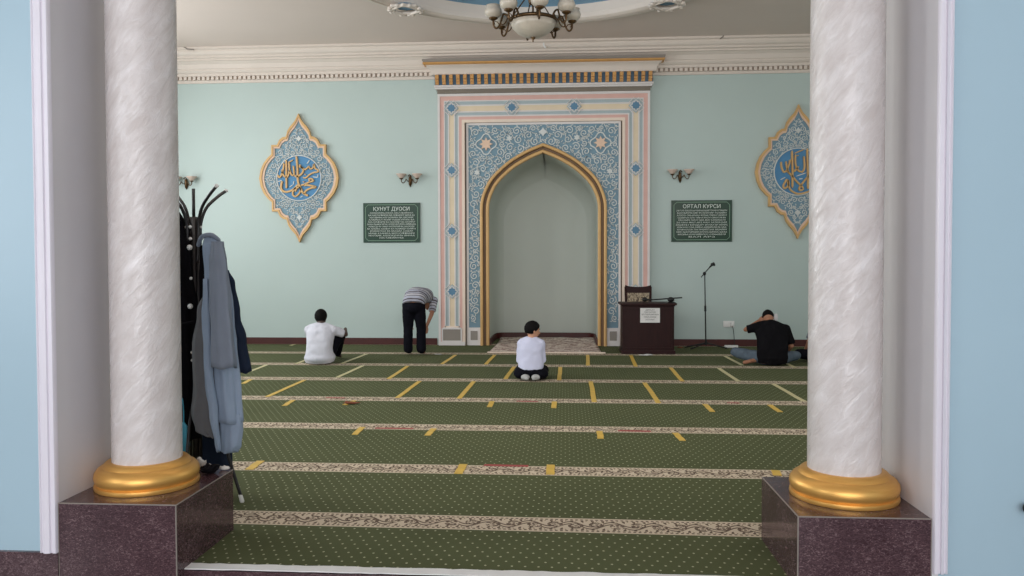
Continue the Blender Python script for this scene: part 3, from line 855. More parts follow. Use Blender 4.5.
# strokes traced from the photograph (zoom pixels -> metres)
s1 = .01855 / 11.08; c1 = (268, 278)
W = .042
ST1 = [tr(p, *c1, s1, w, c) for w, c, p in [
    (W * 1.1, 'g', [(243, 35), (250, 120), (255, 200), (255, 280), (265, 340), (290, 400), (320, 450), (375, 478)]),
    (W, 'g', [(125, 75), (128, 160), (125, 240), (126, 310), (125, 392)]),
    (W * .9, 'g', [(100, 110), (90, 180), (65, 250), (42, 268), (30, 240)]),
    (W * .9, 'g', [(72, 180), (92, 245), (130, 268), (150, 240), (165, 190)]),
    (W * .9, 'g', [(158, 105), (163, 180), (185, 240), (212, 240), (212, 180), (205, 140)]),
    (W * .6, 'g', [(150, 105), (205, 75)]),
    (W, 'g', [(212, 240), (245, 262), (290, 240), (320, 200), (308, 165), (282, 150), (288, 128)]),
    (W * .85, 'g', [(290, 150), (340, 182), (368, 165), (385, 150), (402, 178), (432, 162), (442, 125), (455, 170), (485, 190), (488, 210), (440, 218), (395, 240), (350, 275), (318, 272)]),
    (W * 1.1, 'g', [(78, 310), (64, 370), (78, 415), (125, 432), (185, 415), (230, 385), (256, 350)]),
    (W * .9, 'g', [(236, 382), (200, 430), (202, 470), (235, 482), (278, 440), (288, 400), (268, 380), (238, 400), (228, 430)]),
    (W * .9, 'g', [(290, 362), (340, 345), (395, 322), (432, 312), (418, 290), (388, 288), (392, 320)]),
    (W, 'g', [(325, 362), (375, 358), (462, 380), (405, 392), (350, 420), (326, 460)]),
    (W * .6, 'g', [(335, 235), (350, 240)]), (W * .6, 'g', [(315, 320), (332, 322)]),
    (W * .5, 'b', [(362, 120), (392, 78)]), (W * .5, 'b', [(22, 318), (72, 300)]), (W * .5, 'b', [(160, 378), (198, 352)]), (W * .5, 'b', [(205, 350), (210, 310)]), (W * .5, 'b', [(425, 265), (480, 270), (485, 240)]), (W * .5, 'b', [(280, 495), (310, 478)])]]
s2 = .01855 / 10.675; c2_ = (245, 288)
ST2 = [tr(p, *c2_, s2, w, c) for w, c, p in [
    (W, 'g', [(180, 70), (184, 200), (187, 300), (187, 455)]), (W, 'g', [(335, 50), (338, 200), (345, 330), (345, 470)]),
    (W * .9, 'g', [(70, 185), (75, 240), (100, 290), (130, 270), (155, 200), (160, 165)]), (W * .8, 'g', [(120, 180), (128, 240), (150, 295)]),
    (W * .9, 'g', [(128, 275), (180, 330), (230, 390), (288, 448), (290, 475), (258, 478), (266, 440), (320, 370), (380, 300)]),
    (W * .9, 'g', [(215, 110), (215, 200), (240, 270), (285, 290), (308, 240), (300, 130)]),
    (W * .6, 'g', [(205, 100), (300, 60)]), (W * .6, 'g', [(232, 125), (245, 120)]),
    (W * .9, 'g', [(132, 362), (95, 430), (112, 460), (150, 420), (138, 370), (150, 440), (185, 490), (250, 517), (330, 502), (400, 465), (440, 400)]),
    (W * .9, 'g', [(200, 290), (250, 235)]), (W * .9, 'g', [(370, 200), (430, 240), (440, 180)]), (W * .9, 'g', [(380, 300), (420, 250), (415, 120)]),
    (W * .5, 'b', [(225, 335), (330, 300)]), (W * .5, 'b', [(65, 370), (115, 345)]), (W * .6, 'b', [(255, 365), (290, 360)])]]
medallion(-4.99, 3.13, 'pointed blue and gold calligraphy medallion on the wall left of the niche', ST1)
medallion(4.185, 3.16, 'pointed blue and gold calligraphy medallion partly behind the right column', ST2)

# ================================================================= SIGNS
QT = "АЛЛОҲУММА ИННАА НАСТАЪИЙНУКА\nВА НАСТАҒФИРУК. ВА НУЪМИНУ БИКА ВА\nНАТАВАККАЛУ АЛАЙК, ВА НУСНИЙ АЛАЙКАЛ\nХОЙР. НАШКУРУКА ВА ЛАА НАКФУРУК.\nВА НАХЛАЪУ ВА НАТРУКУ МАН ЙАФЖУРУК.\nАЛЛОҲУММА ИЙЙАКА НАЪБУДУ ВА ЛАКА\nНУСОЛЛИЙ ВА НАСЖУДУ ВА ИЛАЙКА НАСЪАА\nВА НАҲФИДУ НАРЖУУ РОҲМАТАКА\nВА НАХШАА АЗАБАКА ИННА\nАЗАБАКА БИЛ КУФФААРИ\nМУЛҲИҚ"
QT = "АЛЛОҲУММА ИННАА НАСТАЪИЙНУКА\nВА НАСТАҒФИРУК ВА НУЪМИНУ БИКА ВА\nНАТАВАККАЛУ АЛАЙКА ВА НУСНИЙ\nАЛАЙКАЛ ХОЙР НАШКУРУКА ВА\nЛАА НАКФУРУК ВА НАХЛАЪУ ВА НАТРУКУ\nМАН ЙАФЖУРУК АЛЛОҲУММА ИЙЙАКА\nНАЪБУДУ ВА ЛАКА НУСОЛЛИЙ ВА НАСЖУДУ\nВА ИЛАЙКА НАСЪАА ВА НАҲФИДУ НАРЖУУ\nРОҲМАТАКА ВА НАХШАА АЗАБАК\nИННА АЗАБАКА БИЛ КУФФААРИ\nМУЛҲИҚ АЛЛОҲУММА ИННАА\nНАСТАЪИЙНУКА"
OT = "АЪУУЗУ БИЛЛАҲИ МИНАШШАЙТОНИР РОЖИЙМ\nБИСМИЛЛАҲИР РОҲМАНИР РОҲИЙМ\nАЛЛОҲУ ЛАА ИЛАҲА ИЛЛАА ҲУВАЛ ҲАЙЙУЛ\nҚОЙЙУУМ ЛАА ТАЪХУЗУҲУУ СИНАТУВ ВА\nЛАА НАВМ ЛАҲУУ МАА ФИС САМААВАТИ\nВА МАА ФИЛ АРЗ МАН ЗАЛЛАЗИЙ\nЙАШФАЪУ ЪИНДАҲУУ ИЛЛАА БИ ИЗНИҲ\nЙАЪЛАМУ МАА БАЙНА АЙДИЙҲИМ ВА МАА\nХОЛФАҲУМ ВА ЛАА ЙУҲИЙТУУНА БИШАЙИМ\nМИН ЪИЛМИҲИИ ИЛЛАА БИМАА ШААА\nВАСИЪА КУРСИЙЙУҲУС САМААВАТИ\nВАЛ АРЗ"
def sign(x, z, w, h, title, body, label):
    t = empty('wall_sign', (x, YW, z), label, 'sign')
    MB().bbox(-w / 2, w / 2, -.03, 0, -h / 2, h / 2, .004).build('board', 'sign green', t)
    b = MB(); a, c = w / 2 - .045, h / 2 - .035; q = .05
    pts = [(-a + q, c), (a - q, c), (a, c - q), (a, -c + q), (a - q, -c), (-a + q, -c), (-a, -c + q), (-a, c - q), (-a + q, c)]
    b.ribbon(pts, .013, -.034, -.028); b.build('border_line', 'sign border', t)
    text_mesh('title_text', title, .098, 'sign letter', t, (0, -.033, h / 2 - .115), xs=.98)
    big = MB(); lines = body.split('\n'); n = len(lines); rl = random.Random(len(body)); H_ = h - .235
    for i, ln in enumerate(lines):
        tm = text_mesh('x', ln, .06, 'sign letter', None, (0, 0, 0), extrude=.0015); me = tm.data
        xs = [v.co.x for v in me.vertices]; wd = max(xs) - min(xs); tw = (w - .155) * (.5 if i == n - 1 else rl.uniform(.88, 1.0)); zc = h / 2 - .19 - H_ * i / n
        big.add([(v.co.x * tw / wd, -.033 - v.co.z, zc + v.co.y * .60) for v in me.vertices], [tuple(p.vertices) for p in me.polygons])
        bpy.data.objects.remove(tm); bpy.data.meshes.remove(me)
    o = big.build('body_text', 'sign letter', t)
sign(-3.24, 2.285, 1.075, .74, 'ҚУНУТ ДУОСИ', QT, 'green wall sign with white lettering left of the niche, titled ҚУНУТ ДУОСИ')
sign(2.48, 2.285, 1.09, .755, 'ОЯТАЛ КУРСИ', OT, 'green wall sign with white lettering right of the niche, titled ОЯТАЛ КУРСИ')

# ================================================================= SCONCES
def sconce(x, z, label, mir=1):
    t = empty('wall_sconce', (x, YW, z - .01), label, 'wall lamp', 'two-shade bronze wall lamps'); t.scale = (.78, .78, .78)
    b = MB(); b.tube([(0, -.02, .10), (.0, -.05, .07), (.01 * mir, -.04, 0), (0, -.03, -.10), (0, -.02, -.15)], [.012, .03, .045, .035, .008], 12, True)
    b.tube(smoothpath([(.02 * mir, -.05, .02), (.03 * mir, -.07, .09), (-.0, -.09, .13), (-.03 * mir, -.08, .10)]), .012, 8, True)
    b.tube([(0, 0, 0), (0, -.05, 0)], .04, 12); b.build('backplate', 'bronze', t, smooth='auto')
    for s in (-1, 1):
        a = MB(); a.tube(smoothpath([(0, -.04, -.03), (s * .05, -.09, -.02), (s * .08, -.12, .02), (s * .10, -.13, -.03), (s * .145, -.14, -.07), (s * .185, -.14, -.04), (s * .19, -.14, .03)]), .0105, 8, True)
        ar = a.build('arm', 'bronze', t, smooth=True)
        MB().lathe([(.012, 0), (.045, .015), (.05, .03), (.03, .035), (.001, .03)], (s * .19, -.14, .01), 16).build('cup', 'bronze', ar, smooth='auto')
        MB().lathe([(.02, .03), (.055, .045), (.085, .085), (.115, .12), (.13, .135), (.122, .135), (.08, .095), (.05, .055), (.001, .04)], (s * .19, -.14, .01), 24).build('shade', 'sconce glass', t, smooth=True)
sconce(-2.885, 3.08, 'small bronze two-shade wall lamp above the left green sign')
sconce(2.09, 3.11, 'small bronze two-shade wall lamp above the right green sign', -1)
sconce(-7.19, 3.07, 'small bronze two-shade wall lamp behind the coat rack top')

# ================================================================= CHANDELIER
def chandelier():
    zc = 4.62
    t = empty('chandelier', (RCX + .01, RCY, zc), 'bronze chandelier with frosted globe shades and central glass bowl', 'chandelier')
    MB().lathe([(.005, -.2), (.10, -.19), (.2, -.145), (.265, -.08), (.30, 0), (.29, 0), (.25, -.075), (.19, -.13), (.1, -.17), (.005, -.18)], (0, 0, 0), 40).build('bowl', 'alabaster glass', t, smooth=True)
    MB().lathe([(.298, -.012), (.315, 0), (.315, .025), (.298, .035), (.285, .02), (.298, -.012)], (0, 0, 0), 40).build('ring', 'bronze', t, smooth=True)
    MB().lathe([(.001, -.26), (.012, -.25), (.008, -.235), (.028, -.215), (.03, -.2), (.012, -.19), (.001, -.19)], n=16).build('finial', 'bronze', t, smooth=True)
    MB().tube([(0, 0, .0), (0, 0, 1.06)], .012, 10).build('stem', 'bronze', t)
    MB().lathe([(.001, .2), (.05, .22), (.07, .3), (.04, .38), (.06, .43), (.02, .5), (.001, .5)], n=20).build('hub', 'bronze', t, smooth=True)
    MB().lathe([(.001, .95), (.06, .96), (.12, 1.02), (.13, 1.055), (.001, 1.058)], n=24).build('canopy', 'bronze', t, smooth=True)
    for k in range(4):
        a = pi / 8 + k * pi / 2; MB().tube([(.29 * cos(a), .29 * sin(a), .02), (.05 * cos(a), .05 * sin(a), .36)], .008, 6).build('rod', 'bronze', t)
    for k in range(8):
        a = 2 * pi * k / 8 + .2; R_ = Matrix.Rotation(a, 3, 'Z'); h = .0
        pts = [(.30, 0, .01), (.34, 0, .07), (.38, 0, .08), (.40, 0, .03), (.43, 0, -.06), (.47, 0, -.10), (.505, 0, -.07), (.512, 0, .0)]
        m = MB().tube([R_ @ Vector(p) for p in smoothpath(pts, 5)], .0125, 8, True)
        m.tube([R_ @ Vector(p) for p in smoothpath([(.33, 0, .03), (.36, 0, -.03), (.40, 0, -.05), (.42, 0, -.02), (.40, 0, .0)], 5)], .008, 6, True)
        m.tube([R_ @ Vector(p) for p in smoothpath([(.43, 0, -.06), (.46, 0, -.02), (.50, 0, -.02), (.49, 0, -.05)], 5)], .006, 6, True)
        ar = m.build('arm', 'bronze', t, smooth=True)
        c = R_ @ Vector((.512, 0, 0))
        MB().lathe([(.012, -.01), (.03, .0), (.058, .018), (.055, .03), (.001, .028)], tuple(c), 16).build('cup', 'bronze', ar, smooth=True)
        MB().lathe([(.03, .028), (.07, .04), (.102, .07), (.112, .105), (.104, .14), (.088, .16), (.098, .182), (.092, .182), (.082, .16), (.096, .135), (.104, .105), (.095, .075), (.066, .046), (.001, .034)], tuple(c), 24).build('shade', 'alabaster glass', t, smooth=True)
chandelier()
# wire ends poking out of the cornice
for x, y, z, l, pts in ((-6.97, 14.27, 5.5, 'short dark wire ends poking from the cornice at upper left', [(-.05, -.02, .03), (0, -.03, 0), (.03, -.03, -.02), (.14, -.03, -.03)]),
                        (2.77, 14.27, 5.5, 'short dark wire end poking from the cornice at upper right', [(.02, -.03, .05), (0, -.03, 0), (-.04, -.03, -.03)]),
                        (-.38, 14.32, 5.43, 'small white wire stub on the cornice behind the chandelier', [(.0, -.03, .05), (0, -.03, 0), (.03, -.03, -.04)])):
    tag(MB().tube(smoothpath(pts), .012 if 'white' not in l else .018, 8, True).build('wire_stub', 'plastic white' if 'white' in l else 'vent grey', loc=(x, y, z)), l, 'wire', 'wire ends on the cornice')

# ================================================================= LECTERN + CHAIR + MICS
def lectern():
    x0, x1, y0, y1, h = .955, 1.815, 13.32, 13.80, .80
    cx = (x0 + x1) / 2
    t = empty('lectern', (cx, y0, 0), 'dark wooden lectern desk with white notice on its front', 'lectern')
    w = (x1 - x0) / 2
    MB().bbox(-w, w, .0, y1 - y0, .0, h, .006).build('body', 'dark wood', t)
    MB().bbox(-w - .02, w + .02, -.02, y1 - y0 + .01, 0, .06, .008).build('plinth', 'dark wood', t)
    MB().bbox(-w - .015, w + .015, -.015, y1 - y0 + .01, h, h + .02, .006).build('neck_moulding', 'dark wood', t)
    MB().bbox(-w - .04, w + .04, -.04, y1 - y0 + .03, h + .018, h + .055, .01).build('top', 'dark wood', t)
    f = MB()
    for a in ((-w + .02, w - .02, .09, .11), (-w + .02, w - .02, h - .05, h - .03), (-w + .02, -w + .04, .11, h - .05), (w - .04, w - .02, .11, h - .05)): f.box(a[0], a[1], -.01, .001, a[2], a[3])
    f.build('front_moulding', 'dark wood', t)
    n = empty('notice_sheet', (1.413, 13.306, .65), 'white printed notice sheet stuck on lectern front', 'notice')
    MB().bbox(-.163, .163, -.002, .003, -.122, .122, .001).build('sheet', 'paper', n)
    for i, (s, wd, b) in enumerate(((.088, .15, 'ДИҚҚАТ'), (.052, .19, 'НАМОЗ ВАҚТИДА'), (.012, .28, 'ҚЎЛ ТЕЛЕФОНИНГИЗНИ'), (-.03, .20, 'ЎЧИРИБ ҚЎЙИШНИ'), (-.072, .155, 'УНУТМАНГ'))):
        m = text_mesh('text_line', b, .03, 'ink', n, (0, -.003, s), extrude=.0006)
        xs = [v.co.x for v in m.data.vertices]; q = wd / (max(xs) - min(xs))
        for v in m.data.vertices: v.co.x *= q
lectern()
def chair():
    t = empty('upholstered_chair', (1.30, 14.02, 0), 'dark wood chair with patterned upholstered back behind the lectern', 'chair')
    w = .225
    for s in (-1, 1):
        MB().tube([(s * (w - .02), .2, 0), (s * (w - .02), .18, .45), (s * (w - .012), .2, .75), (s * (w - .002), .23, 1.1)], [.02, .022, .022, .02], 8).build('rear_post', 'dark wood', t, smooth=True)
        MB().tube([(s * (w - .02), -.22, 0), (s * (w - .02), -.22, .42)], [.016, .022], 8).build('leg', 'dark wood', t, smooth=True)
    MB().bbox(-w, w, -.24, .2, .40, .44, .01).build('seat_frame', 'dark wood', t)
    MB().bbox(-w + .01, w - .01, -.235, .19, .44, .49, .02).build('seat', 'tapestry', t, smooth='auto')
    rings = []
    for i in range(13):
        x = -w - .005 + (2 * w + .01) * i / 12; c = .02 * (1 - (x / w) ** 2); e = .012 * (abs(x) / w) ** 4
        rings.append([(x, .215, .99), (x, .215, 1.115 - c + e), (x, .25, 1.115 - c + e), (x, .25, .99)])
    MB().loft(rings).build('top_rail', 'dark wood', t, smooth='auto')
    MB().bbox(-w + .03, w - .03, .19, .235, .62, .99, .015).build('back_pad', 'tapestry', t, smooth='auto')
    MB().box(-w + .02, w - .02, .2, .225, .57, .63).build('lower_rail', 'dark wood', t)
chair()
def desk_mic():
    t = empty('desk_microphone', (1.78, 13.42, .856), 'black microphone on low horizontal boom on lectern top', 'microphone')
    MB().lathe([(.001, 0), (.075, 0), (.06, .012), (.02, .02), (.012, .03), (.012, .05), (.001, .05)], n=20).build('base', 'black metal', t, smooth='auto')
    MB().ell((-.01, 0, .055), .06, .04, .04).build('clamp', 'black metal', t, smooth=True)
    MB().tube([(.17, 0, .085), (-.38, .0, .045)], .011, 8, True).build('boom', 'black metal', t, smooth=True)
    m = MB().tube([(-.33, 0, .05), (-.42, 0, .052)], [.014, .02], 10, True); m.ell((-.445, 0, .055), .045, .04, .04)
    m.build('microphone_head', 'black metal', t, smooth=True)
desk_mic()
def mic_stand():
    t = empty('microphone_stand', (2.50, 14.25, 0), 'black floor microphone stand with tripod foot against blue wall', 'microphone stand')
    MB().tube([(0, 0, .08), (-.012, 0, .65), (-.025, 0, 1.30)], [.012, .012, .009], 10).build('pole', 'black metal', t, smooth=True)
    MB().tube([(-.012, 0, .66), (-.014, 0, .76)], .02, 10).build('collar', 'black metal', t)
    MB().tube([(0, 0, .06), (0, 0, .15)], [.024, .018], 12).build('hub', 'black metal', t)
    for a in (-12, 215, 168):
        a_ = radians(a - 0); d = .36
        MB().tube([(0, 0, .10), (d * cos(a_) * .5, d * sin(a_) * .5, .055), (d * cos(a_), d * sin(a_), .012)], [.012, .011, .012], 8, True).build('leg', 'black metal', t, smooth=True)
    m = MB().ell((-.03, 0, 1.33), .03, .03, .035); m.tube([(-.03, -.05, 1.33), (-.03, .04, 1.33)], .012, 8); m.build('joint', 'black metal', t, smooth=True)
    MB().tube([(-.09, -.02, 1.27), (.07, -.03, 1.46)], .009, 8, True).build('boom', 'black metal', t, smooth=True)
    m = MB().tube([(.05, -.03, 1.44), (.12, -.035, 1.51)], [.012, .024], 10, True); m.tube([(.09, -.03, 1.50), (.135, -.03, 1.485)], .02, 8, True); m.build('microphone_clip', 'black metal', t, smooth=True)
mic_stand()
t = empty('wall_outlet', (2.98, YW, .40), 'white double wall socket above the skirting right of mic stand', 'socket')
MB().bbox(-.10, .10, -.02, 0, -.055, .06, .006).build('plate', 'plastic white', t, smooth='auto')
for s in (-1, 1): MB().tube([(s * .048, -.018, 0), (s * .048, -.028, 0)], .032, 20).build('socket_face', 'plastic white', t)
MB().bbox(.02, .075, -.07, -.02, -.03, .03, .01).build('plug', 'plastic white', t)
MB().tube(smoothpath([(.05, -.06, -.02), (.07, -.065, -.10), (.085, -.07, -.25), (.085, -.09, -.37), (.02, -.16, -.388), (-.05, -.22, -.386)]), .006, 6).build('cable', 'black metal', t, smooth=True)
t = empty('power_strip', (2.97, 14.38, .0), 'white power strip on carpet below the wall socket', 'power strip')
MB().bbox(-.12, .12, -.035, .035, 0, .045, .012).build('body', 'plastic white', t, smooth='auto')
for k in range(3): MB().tube([(-.07 + .07 * k, 0, .044), (-.07 + .07 * k, 0, .049)], .02, 12).build('socket_face', 'vent grey', t)

# ================================================================= PEOPLE
def remesh_obj(mb, voxel, smooth=6, wr=0, wf=9, seed=0):
    me = mb.mesh('tmp'); o = bpy.data.objects.new('tmp', me); C.objects.link(o)
    r = o.modifiers.new('r', 'REMESH'); r.mode = 'VOXEL'; r.voxel_size = voxel
    s = o.modifiers.new('s', 'SMOOTH'); s.factor = .5; s.iterations = smooth
    dg = bpy.context.evaluated_depsgraph_get(); m2 = bpy.data.meshes.new_from_object(o.evaluated_get(dg))
    bpy.data.objects.remove(o); bpy.data.meshes.remove(me)
    if wr:
        for v, nn in [(v, v.normal.copy()) for v in m2.vertices]:
            p = v.co + Vector((seed, seed * .7, 0)); w = noise.noise(Vector((p.x * wf, p.y * wf, p.z * wf * .55))) + .5 * noise.noise(p * wf * 2.3)
            v.co += nn * w * wr
    for p in m2.polygons: p.use_smooth = True
    return m2
def link_mesh(name, me, mat, parent=None, loc=None):
    me.materials.clear(); me.materials.append(MT[mat]); me.name = name
    o = bpy.data.objects.new(name, me); C.objects.link(o)
    if parent: o.parent = parent
    if loc: o.location = loc
    return o
def hand(mb, wrist, direc, palm_n, side, sc=1.0, curl=.5):
    d = Vector(direc).normalized(); n = Vector(palm_n); n = (n - d * n.dot(d)).normalized(); s_ = d.cross(n).normalized() * side
    w = Vector(wrist); pc = w + d * .05 * sc
    R_ = Matrix((s_, d, n)).transposed()
    mb.ell(pc, .038 * sc, .05 * sc, .016 * sc, R_, 12, 8)
    for i, (off, ln) in enumerate(((-.03, .058), (-.01, .07), (.01, .075), (.03, .066))):
        b = w + d * .08 * sc + s_ * off * sc; 
        p1 = b + (d * cos(curl * .6) + n * sin(curl * .6)) * ln * .5 * sc; p2 = p1 + (d * cos(curl * 1.6) + n * sin(curl * 1.6)) * ln * .5 * sc
        mb.tube([b - d * .02 * sc, b, p1, p2], [.009 * sc, .0088 * sc, .008 * sc, .007 * sc], 7, True)
    b = w + d * .03 * sc + s_ * .03 * sc
    mb.tube([b - s_ * .01 * sc, b + s_ * .025 * sc + d * .02 * sc, b + s_ * .035 * sc + d * .05 * sc + n * .01 * sc], [.012 * sc, .010 * sc, .008 * sc], 7, True)
def head_frame(fwd, up):
    f = Vector(fwd).normalized(); u = Vector(up); u = (u - f * u.dot(f)).normalized(); r = f.cross(u)
    return Matrix((r, f, u)).transposed()
def head(mb, c, R_, s):
    # s = half head height (~.11 adult); local x right, y forward, z up
    c = Vector(c); P = lambda x, y, z: c + R_ @ (Vector((x, y, z)) * s)
    mb.ell(P(0, -.06, .18), .70 * s, .86 * s, .80 * s, R_)
    mb.ell(P(0, .12, -.28), .58 * s, .66 * s, .66 * s, R_)
    mb.ell(P(0, .38, -.72), .30 * s, .26 * s, .22 * s, R_)          # chin
    mb.tube([P(0, .72, .12), P(0, .92, -.22), P(0, .84, -.30)], [.07 * s, .12 * s, .12 * s], 8, True)   # nose
    for q in (-1, 1):
        mb.ell(P(q * .26, .62, .15), .2 * s, .12 * s, .08 * s, R_, 10, 6)   # brow
        mb.ell(P(q * .70, -.05, -.05), .07 * s, .16 * s, .24 * s, R_, 10, 8)   # ear
        mb.ell(P(q * .34, .45, -.2), .2 * s, .2 * s, .2 * s, R_, 10, 6)
    mb.ell(P(0, .74, -.5), .2 * s, .09 * s, .07 * s, R_, 10, 6)
def face_bits(c, R_, s, root):
    c = Vector(c); P = lambda x, y, z: c + R_ @ (Vector((x, y, z)) * s)
    for q in (-1, 1):
        m = MB().ell(P(q * .26, .66, .02), .10 * s, .06 * s, .065 * s, R_, 10, 6); m.build('eye', 'eye white', root, smooth=True)
        m = MB().tube([P(q * .12, .76, .2), P(q * .28, .78, .25), P(q * .42, .64, .2)], .03 * s, 6, True); m.build('eyebrow', 'hair black', root, smooth=True)
    MB().tube([P(-.18, .78, -.5), P(0, .84, -.49), P(.18, .78, -.5)], .04 * s, 6, True).build('mouth', 'lip', root, smooth=True)
def hair(c, R_, s, root, mat='hair black', low=-.35, front=.45, th=1.0):
    c = Vector(c); mb = MB(); rings = []
    N, K = 16, 28
    for i in range(N + 1):
        ring = []
        for k in range(K):
            b = 2 * pi * k / K; fy = sin(b)   # fy 1 = front
            lowest = lerp(low, front, max(0, (fy + .15) / 1.15)) if fy > -.15 else low
            a1 = math.asin(max(-.95, min(.95, lowest))); a = pi / 2 - .02 - (pi / 2 - .02 - a1) * i / N
            jag = 1 + .035 * noise.noise(Vector((b * 3, a * 4, s)))
            tp = .93 if i == N else 1.0
            ring.append(tuple(c + R_ @ Vector((.77 * s * cos(a) * cos(b) * jag * tp * th, (-.06 + .95 * cos(a) * fy * jag * tp * th) * s, (.18 + .92 * sin(a) * jag * th) * s))))
        rings.append(ring)
    mb.loft(rings, caps=True)
    return mb.build('hair', mat, root, smooth=True)
def torso_rings(mb, secs, n=22):
    # secs: (center, axis, right, rx, ry)
    rings = []
    for c, ax, rt, rx, ry in secs:
        c = Vector(c); ax = Vector(ax).normalized(); rt = Vector(rt); rt = (rt - ax * rt.dot(ax)).normalized(); f = ax.cross(rt)
        ring = []
        for k in range(n):
            a = 2 * pi * k / n; ca, sa = cos(a), sin(a)
            ring.append(tuple(c + rt * rx * math.copysign(abs(ca) ** .85, ca) + f * ry * math.copysign(abs(sa) ** .85, sa)))
        rings.append(ring)
    mb.loft(rings)
def person(spec):
    J = {k: Vector(v) for k, v in spec['J'].items()}; s = spec.get('s', 1.0); hs = spec['hs']; R_ = head_frame(spec['face'], spec['headup'])
    loc = spec['loc']; vox = spec.get('vox', .008)
    b = MB()
    pel, chest, nk, hd = J['pelvis'], J['chest'], J['neck'], J['head']
    rt = Vector(spec.get('right', (1, 0, 0)))
    tr_ = spec['torso']     # list of (t position vec, rx, ry)
    def torso(mb, infl, lo=0):
        secs = []
        for i, (c, rx, ry) in enumerate(tr_):
            if i < lo: continue
            c = Vector(c); p = Vector(tr_[max(0, i - 1)][0]); q = Vector(tr_[min(len(tr_) - 1, i + 1)][0])
            secs.append((c, q - p, rt, rx + infl, ry + infl))
        torso_rings(mb, secs)
    torso(b, -.012)
    b.tube([nk - (hd - nk) * .25, nk, lerp(nk, hd, .6)], [.07 * s, .056 * s, .056 * s], 14, True)
    head(b, hd, R_, hs)
    for q in ('l', 'r'):
        b.tube([J['sh' + q], J['el' + q], J['wr' + q]], [.046 * s, .038 * s, .026 * s], 12, True)
        b.ell(J['sh' + q], .052 * s, .052 * s, .052 * s)
        hd_ = spec['hand' + q]; hand(b, J['wr' + q], hd_[0], hd_[1], 1 if q == 'r' else -1, s, hd_[2])
        b.tube([J['hip' + q], J['kn' + q]], [.08 * s, .052 * s], 12, True); b.tube([J['kn' + q], J['an' + q]], [.052 * s, .036 * s], 12, True)
        b.tube([J['an' + q], J['to' + q]], [.036 * s, .026 * s], 10, True, flat=1.0)
        b.ell(lerp(J['an' + q], J['to' + q], .6), .042 * s, .042 * s, .026 * s)
    root = link_mesh('person', remesh_obj(b, vox, 4), spec['skin']); root.location = loc
    tag(root, spec['label'], 'person')
    face_bits(hd, R_, hs, root); hair(hd, R_, hs, root, low=spec.get('hairlow', -.35), front=spec.get('hairfront', .5))
    # shirt
    c = MB(); torso(c, .012, spec.get('shirt_from', 0))
    c.tube([nk - (hd - nk).normalized() * .05, nk + (hd - nk).normalized() * .012], [.085 * s, .068 * s], 14)
    sl = spec['sleeve']
    for q in ('l', 'r'):
        sh, el, wr = J['sh' + q], J['el' + q], J['wr' + q]
        c.ell(sh, .075 * s, .075 * s, .072 * s)
        c.tube([lerp(J['neck'], sh, .35), sh], [.07 * s, .072 * s], 14, True)
        if sl <= 1: c.tube([sh, lerp(sh, el, sl)], [.07 * s, .066 * s], 14)
        else: c.tube([sh, el, lerp(el, wr, sl - 1)], [.068 * s, .055 * s, .042 * s], 14)
    for e in spec.get('shirt_extra', []): c.ell(*e)
    link_mesh('shirt', remesh_obj(c, .010, 5, wr=.012, wf=7, seed=loc[0]), spec['shirt'], root)
    # trousers
    d = MB()
    for e in spec['seat']: d.ell(*e)
    for q in ('l', 'r'):
        tw = spec.get('thigh', .098)
        kw = spec.get('calf', .072)
        d.tube([J['hip' + q], J['kn' + q]], [tw * s, kw * s], 14, True); d.tube([J['kn' + q], lerp(J['kn' + q], J['an' + q], .93)], [kw * s, spec.get('cuff', .056) * s], 14, True)
    link_mesh('trousers', remesh_obj(d, .010, 5, wr=.010, wf=7, seed=3 + loc[0]), spec['trousers'], root)
    if spec.get('socks'):
        for q in ('l', 'r'):
            e = MB(); e.tube([lerp(J['kn' + q], J['an' + q], .9), J['an' + q]], [.044 * s, .043 * s], 12, True); e.tube([J['an' + q], J['to' + q]], [.042 * s, .034 * s], 12, True)
            e.ell(lerp(J['an' + q], J['to' + q], .6), .07 * s, .06 * s, .046 * s)
            link_mesh('sock', remesh_obj(e, .008, 4), spec['socks'], root)
    return root

# 1 man sitting with knees up, white shirt
person(dict(loc=(-3.735, 11.80, 0), skin='skin dark', shirt='shirt white', trousers='trousers black', sleeve=.8, hairlow=-.8, hs=.122, face=(.05, 1, -.25), headup=(0, .35, 1),
    label='person in white short-sleeved shirt and dark trousers sitting with knees drawn up, back turned',
    J=dict(pelvis=(0, 0, .12), chest=(0, .05, .42), neck=(-.02, .12, .585), head=(-.035, .18, .695), shl=(-.19, .08, .51), shr=(.19, .08, .51), ell=(-.25, .33, .36), elr=(.35, .20, .43), wrl=(-.02, .45, .42), wrr=(.28, .42, .50),
           hipl=(-.1, .02, .11), hipr=(.1, .02, .11), knl=(-.16, .40, .43), knr=(.235, .34, .42), anl=(-.12, .62, .07), anr=(.10, .60, .07), tol=(-.13, .78, .03), tor=(.10, .76, .03)),
    torso=[((0, 0, .03), .20, .12), ((0, -.01, .10), .225, .15), ((0, -.02, .22), .19, .135), ((0, 0, .34), .19, .125), ((0, .04, .46), .205, .115), ((0, .08, .54), .17, .085), ((0, .11, .59), .09, .06)],
    handl=((.8, .1, -.1), (0, -.2, -1), .6), handr=((-.3, .5, -.5), (0, -.5, -1), .5),
    seat=[((0, .04, .10), .17, .13, .095)], shirt_extra=[((0, -.03, .10), .235, .16, .10)]))
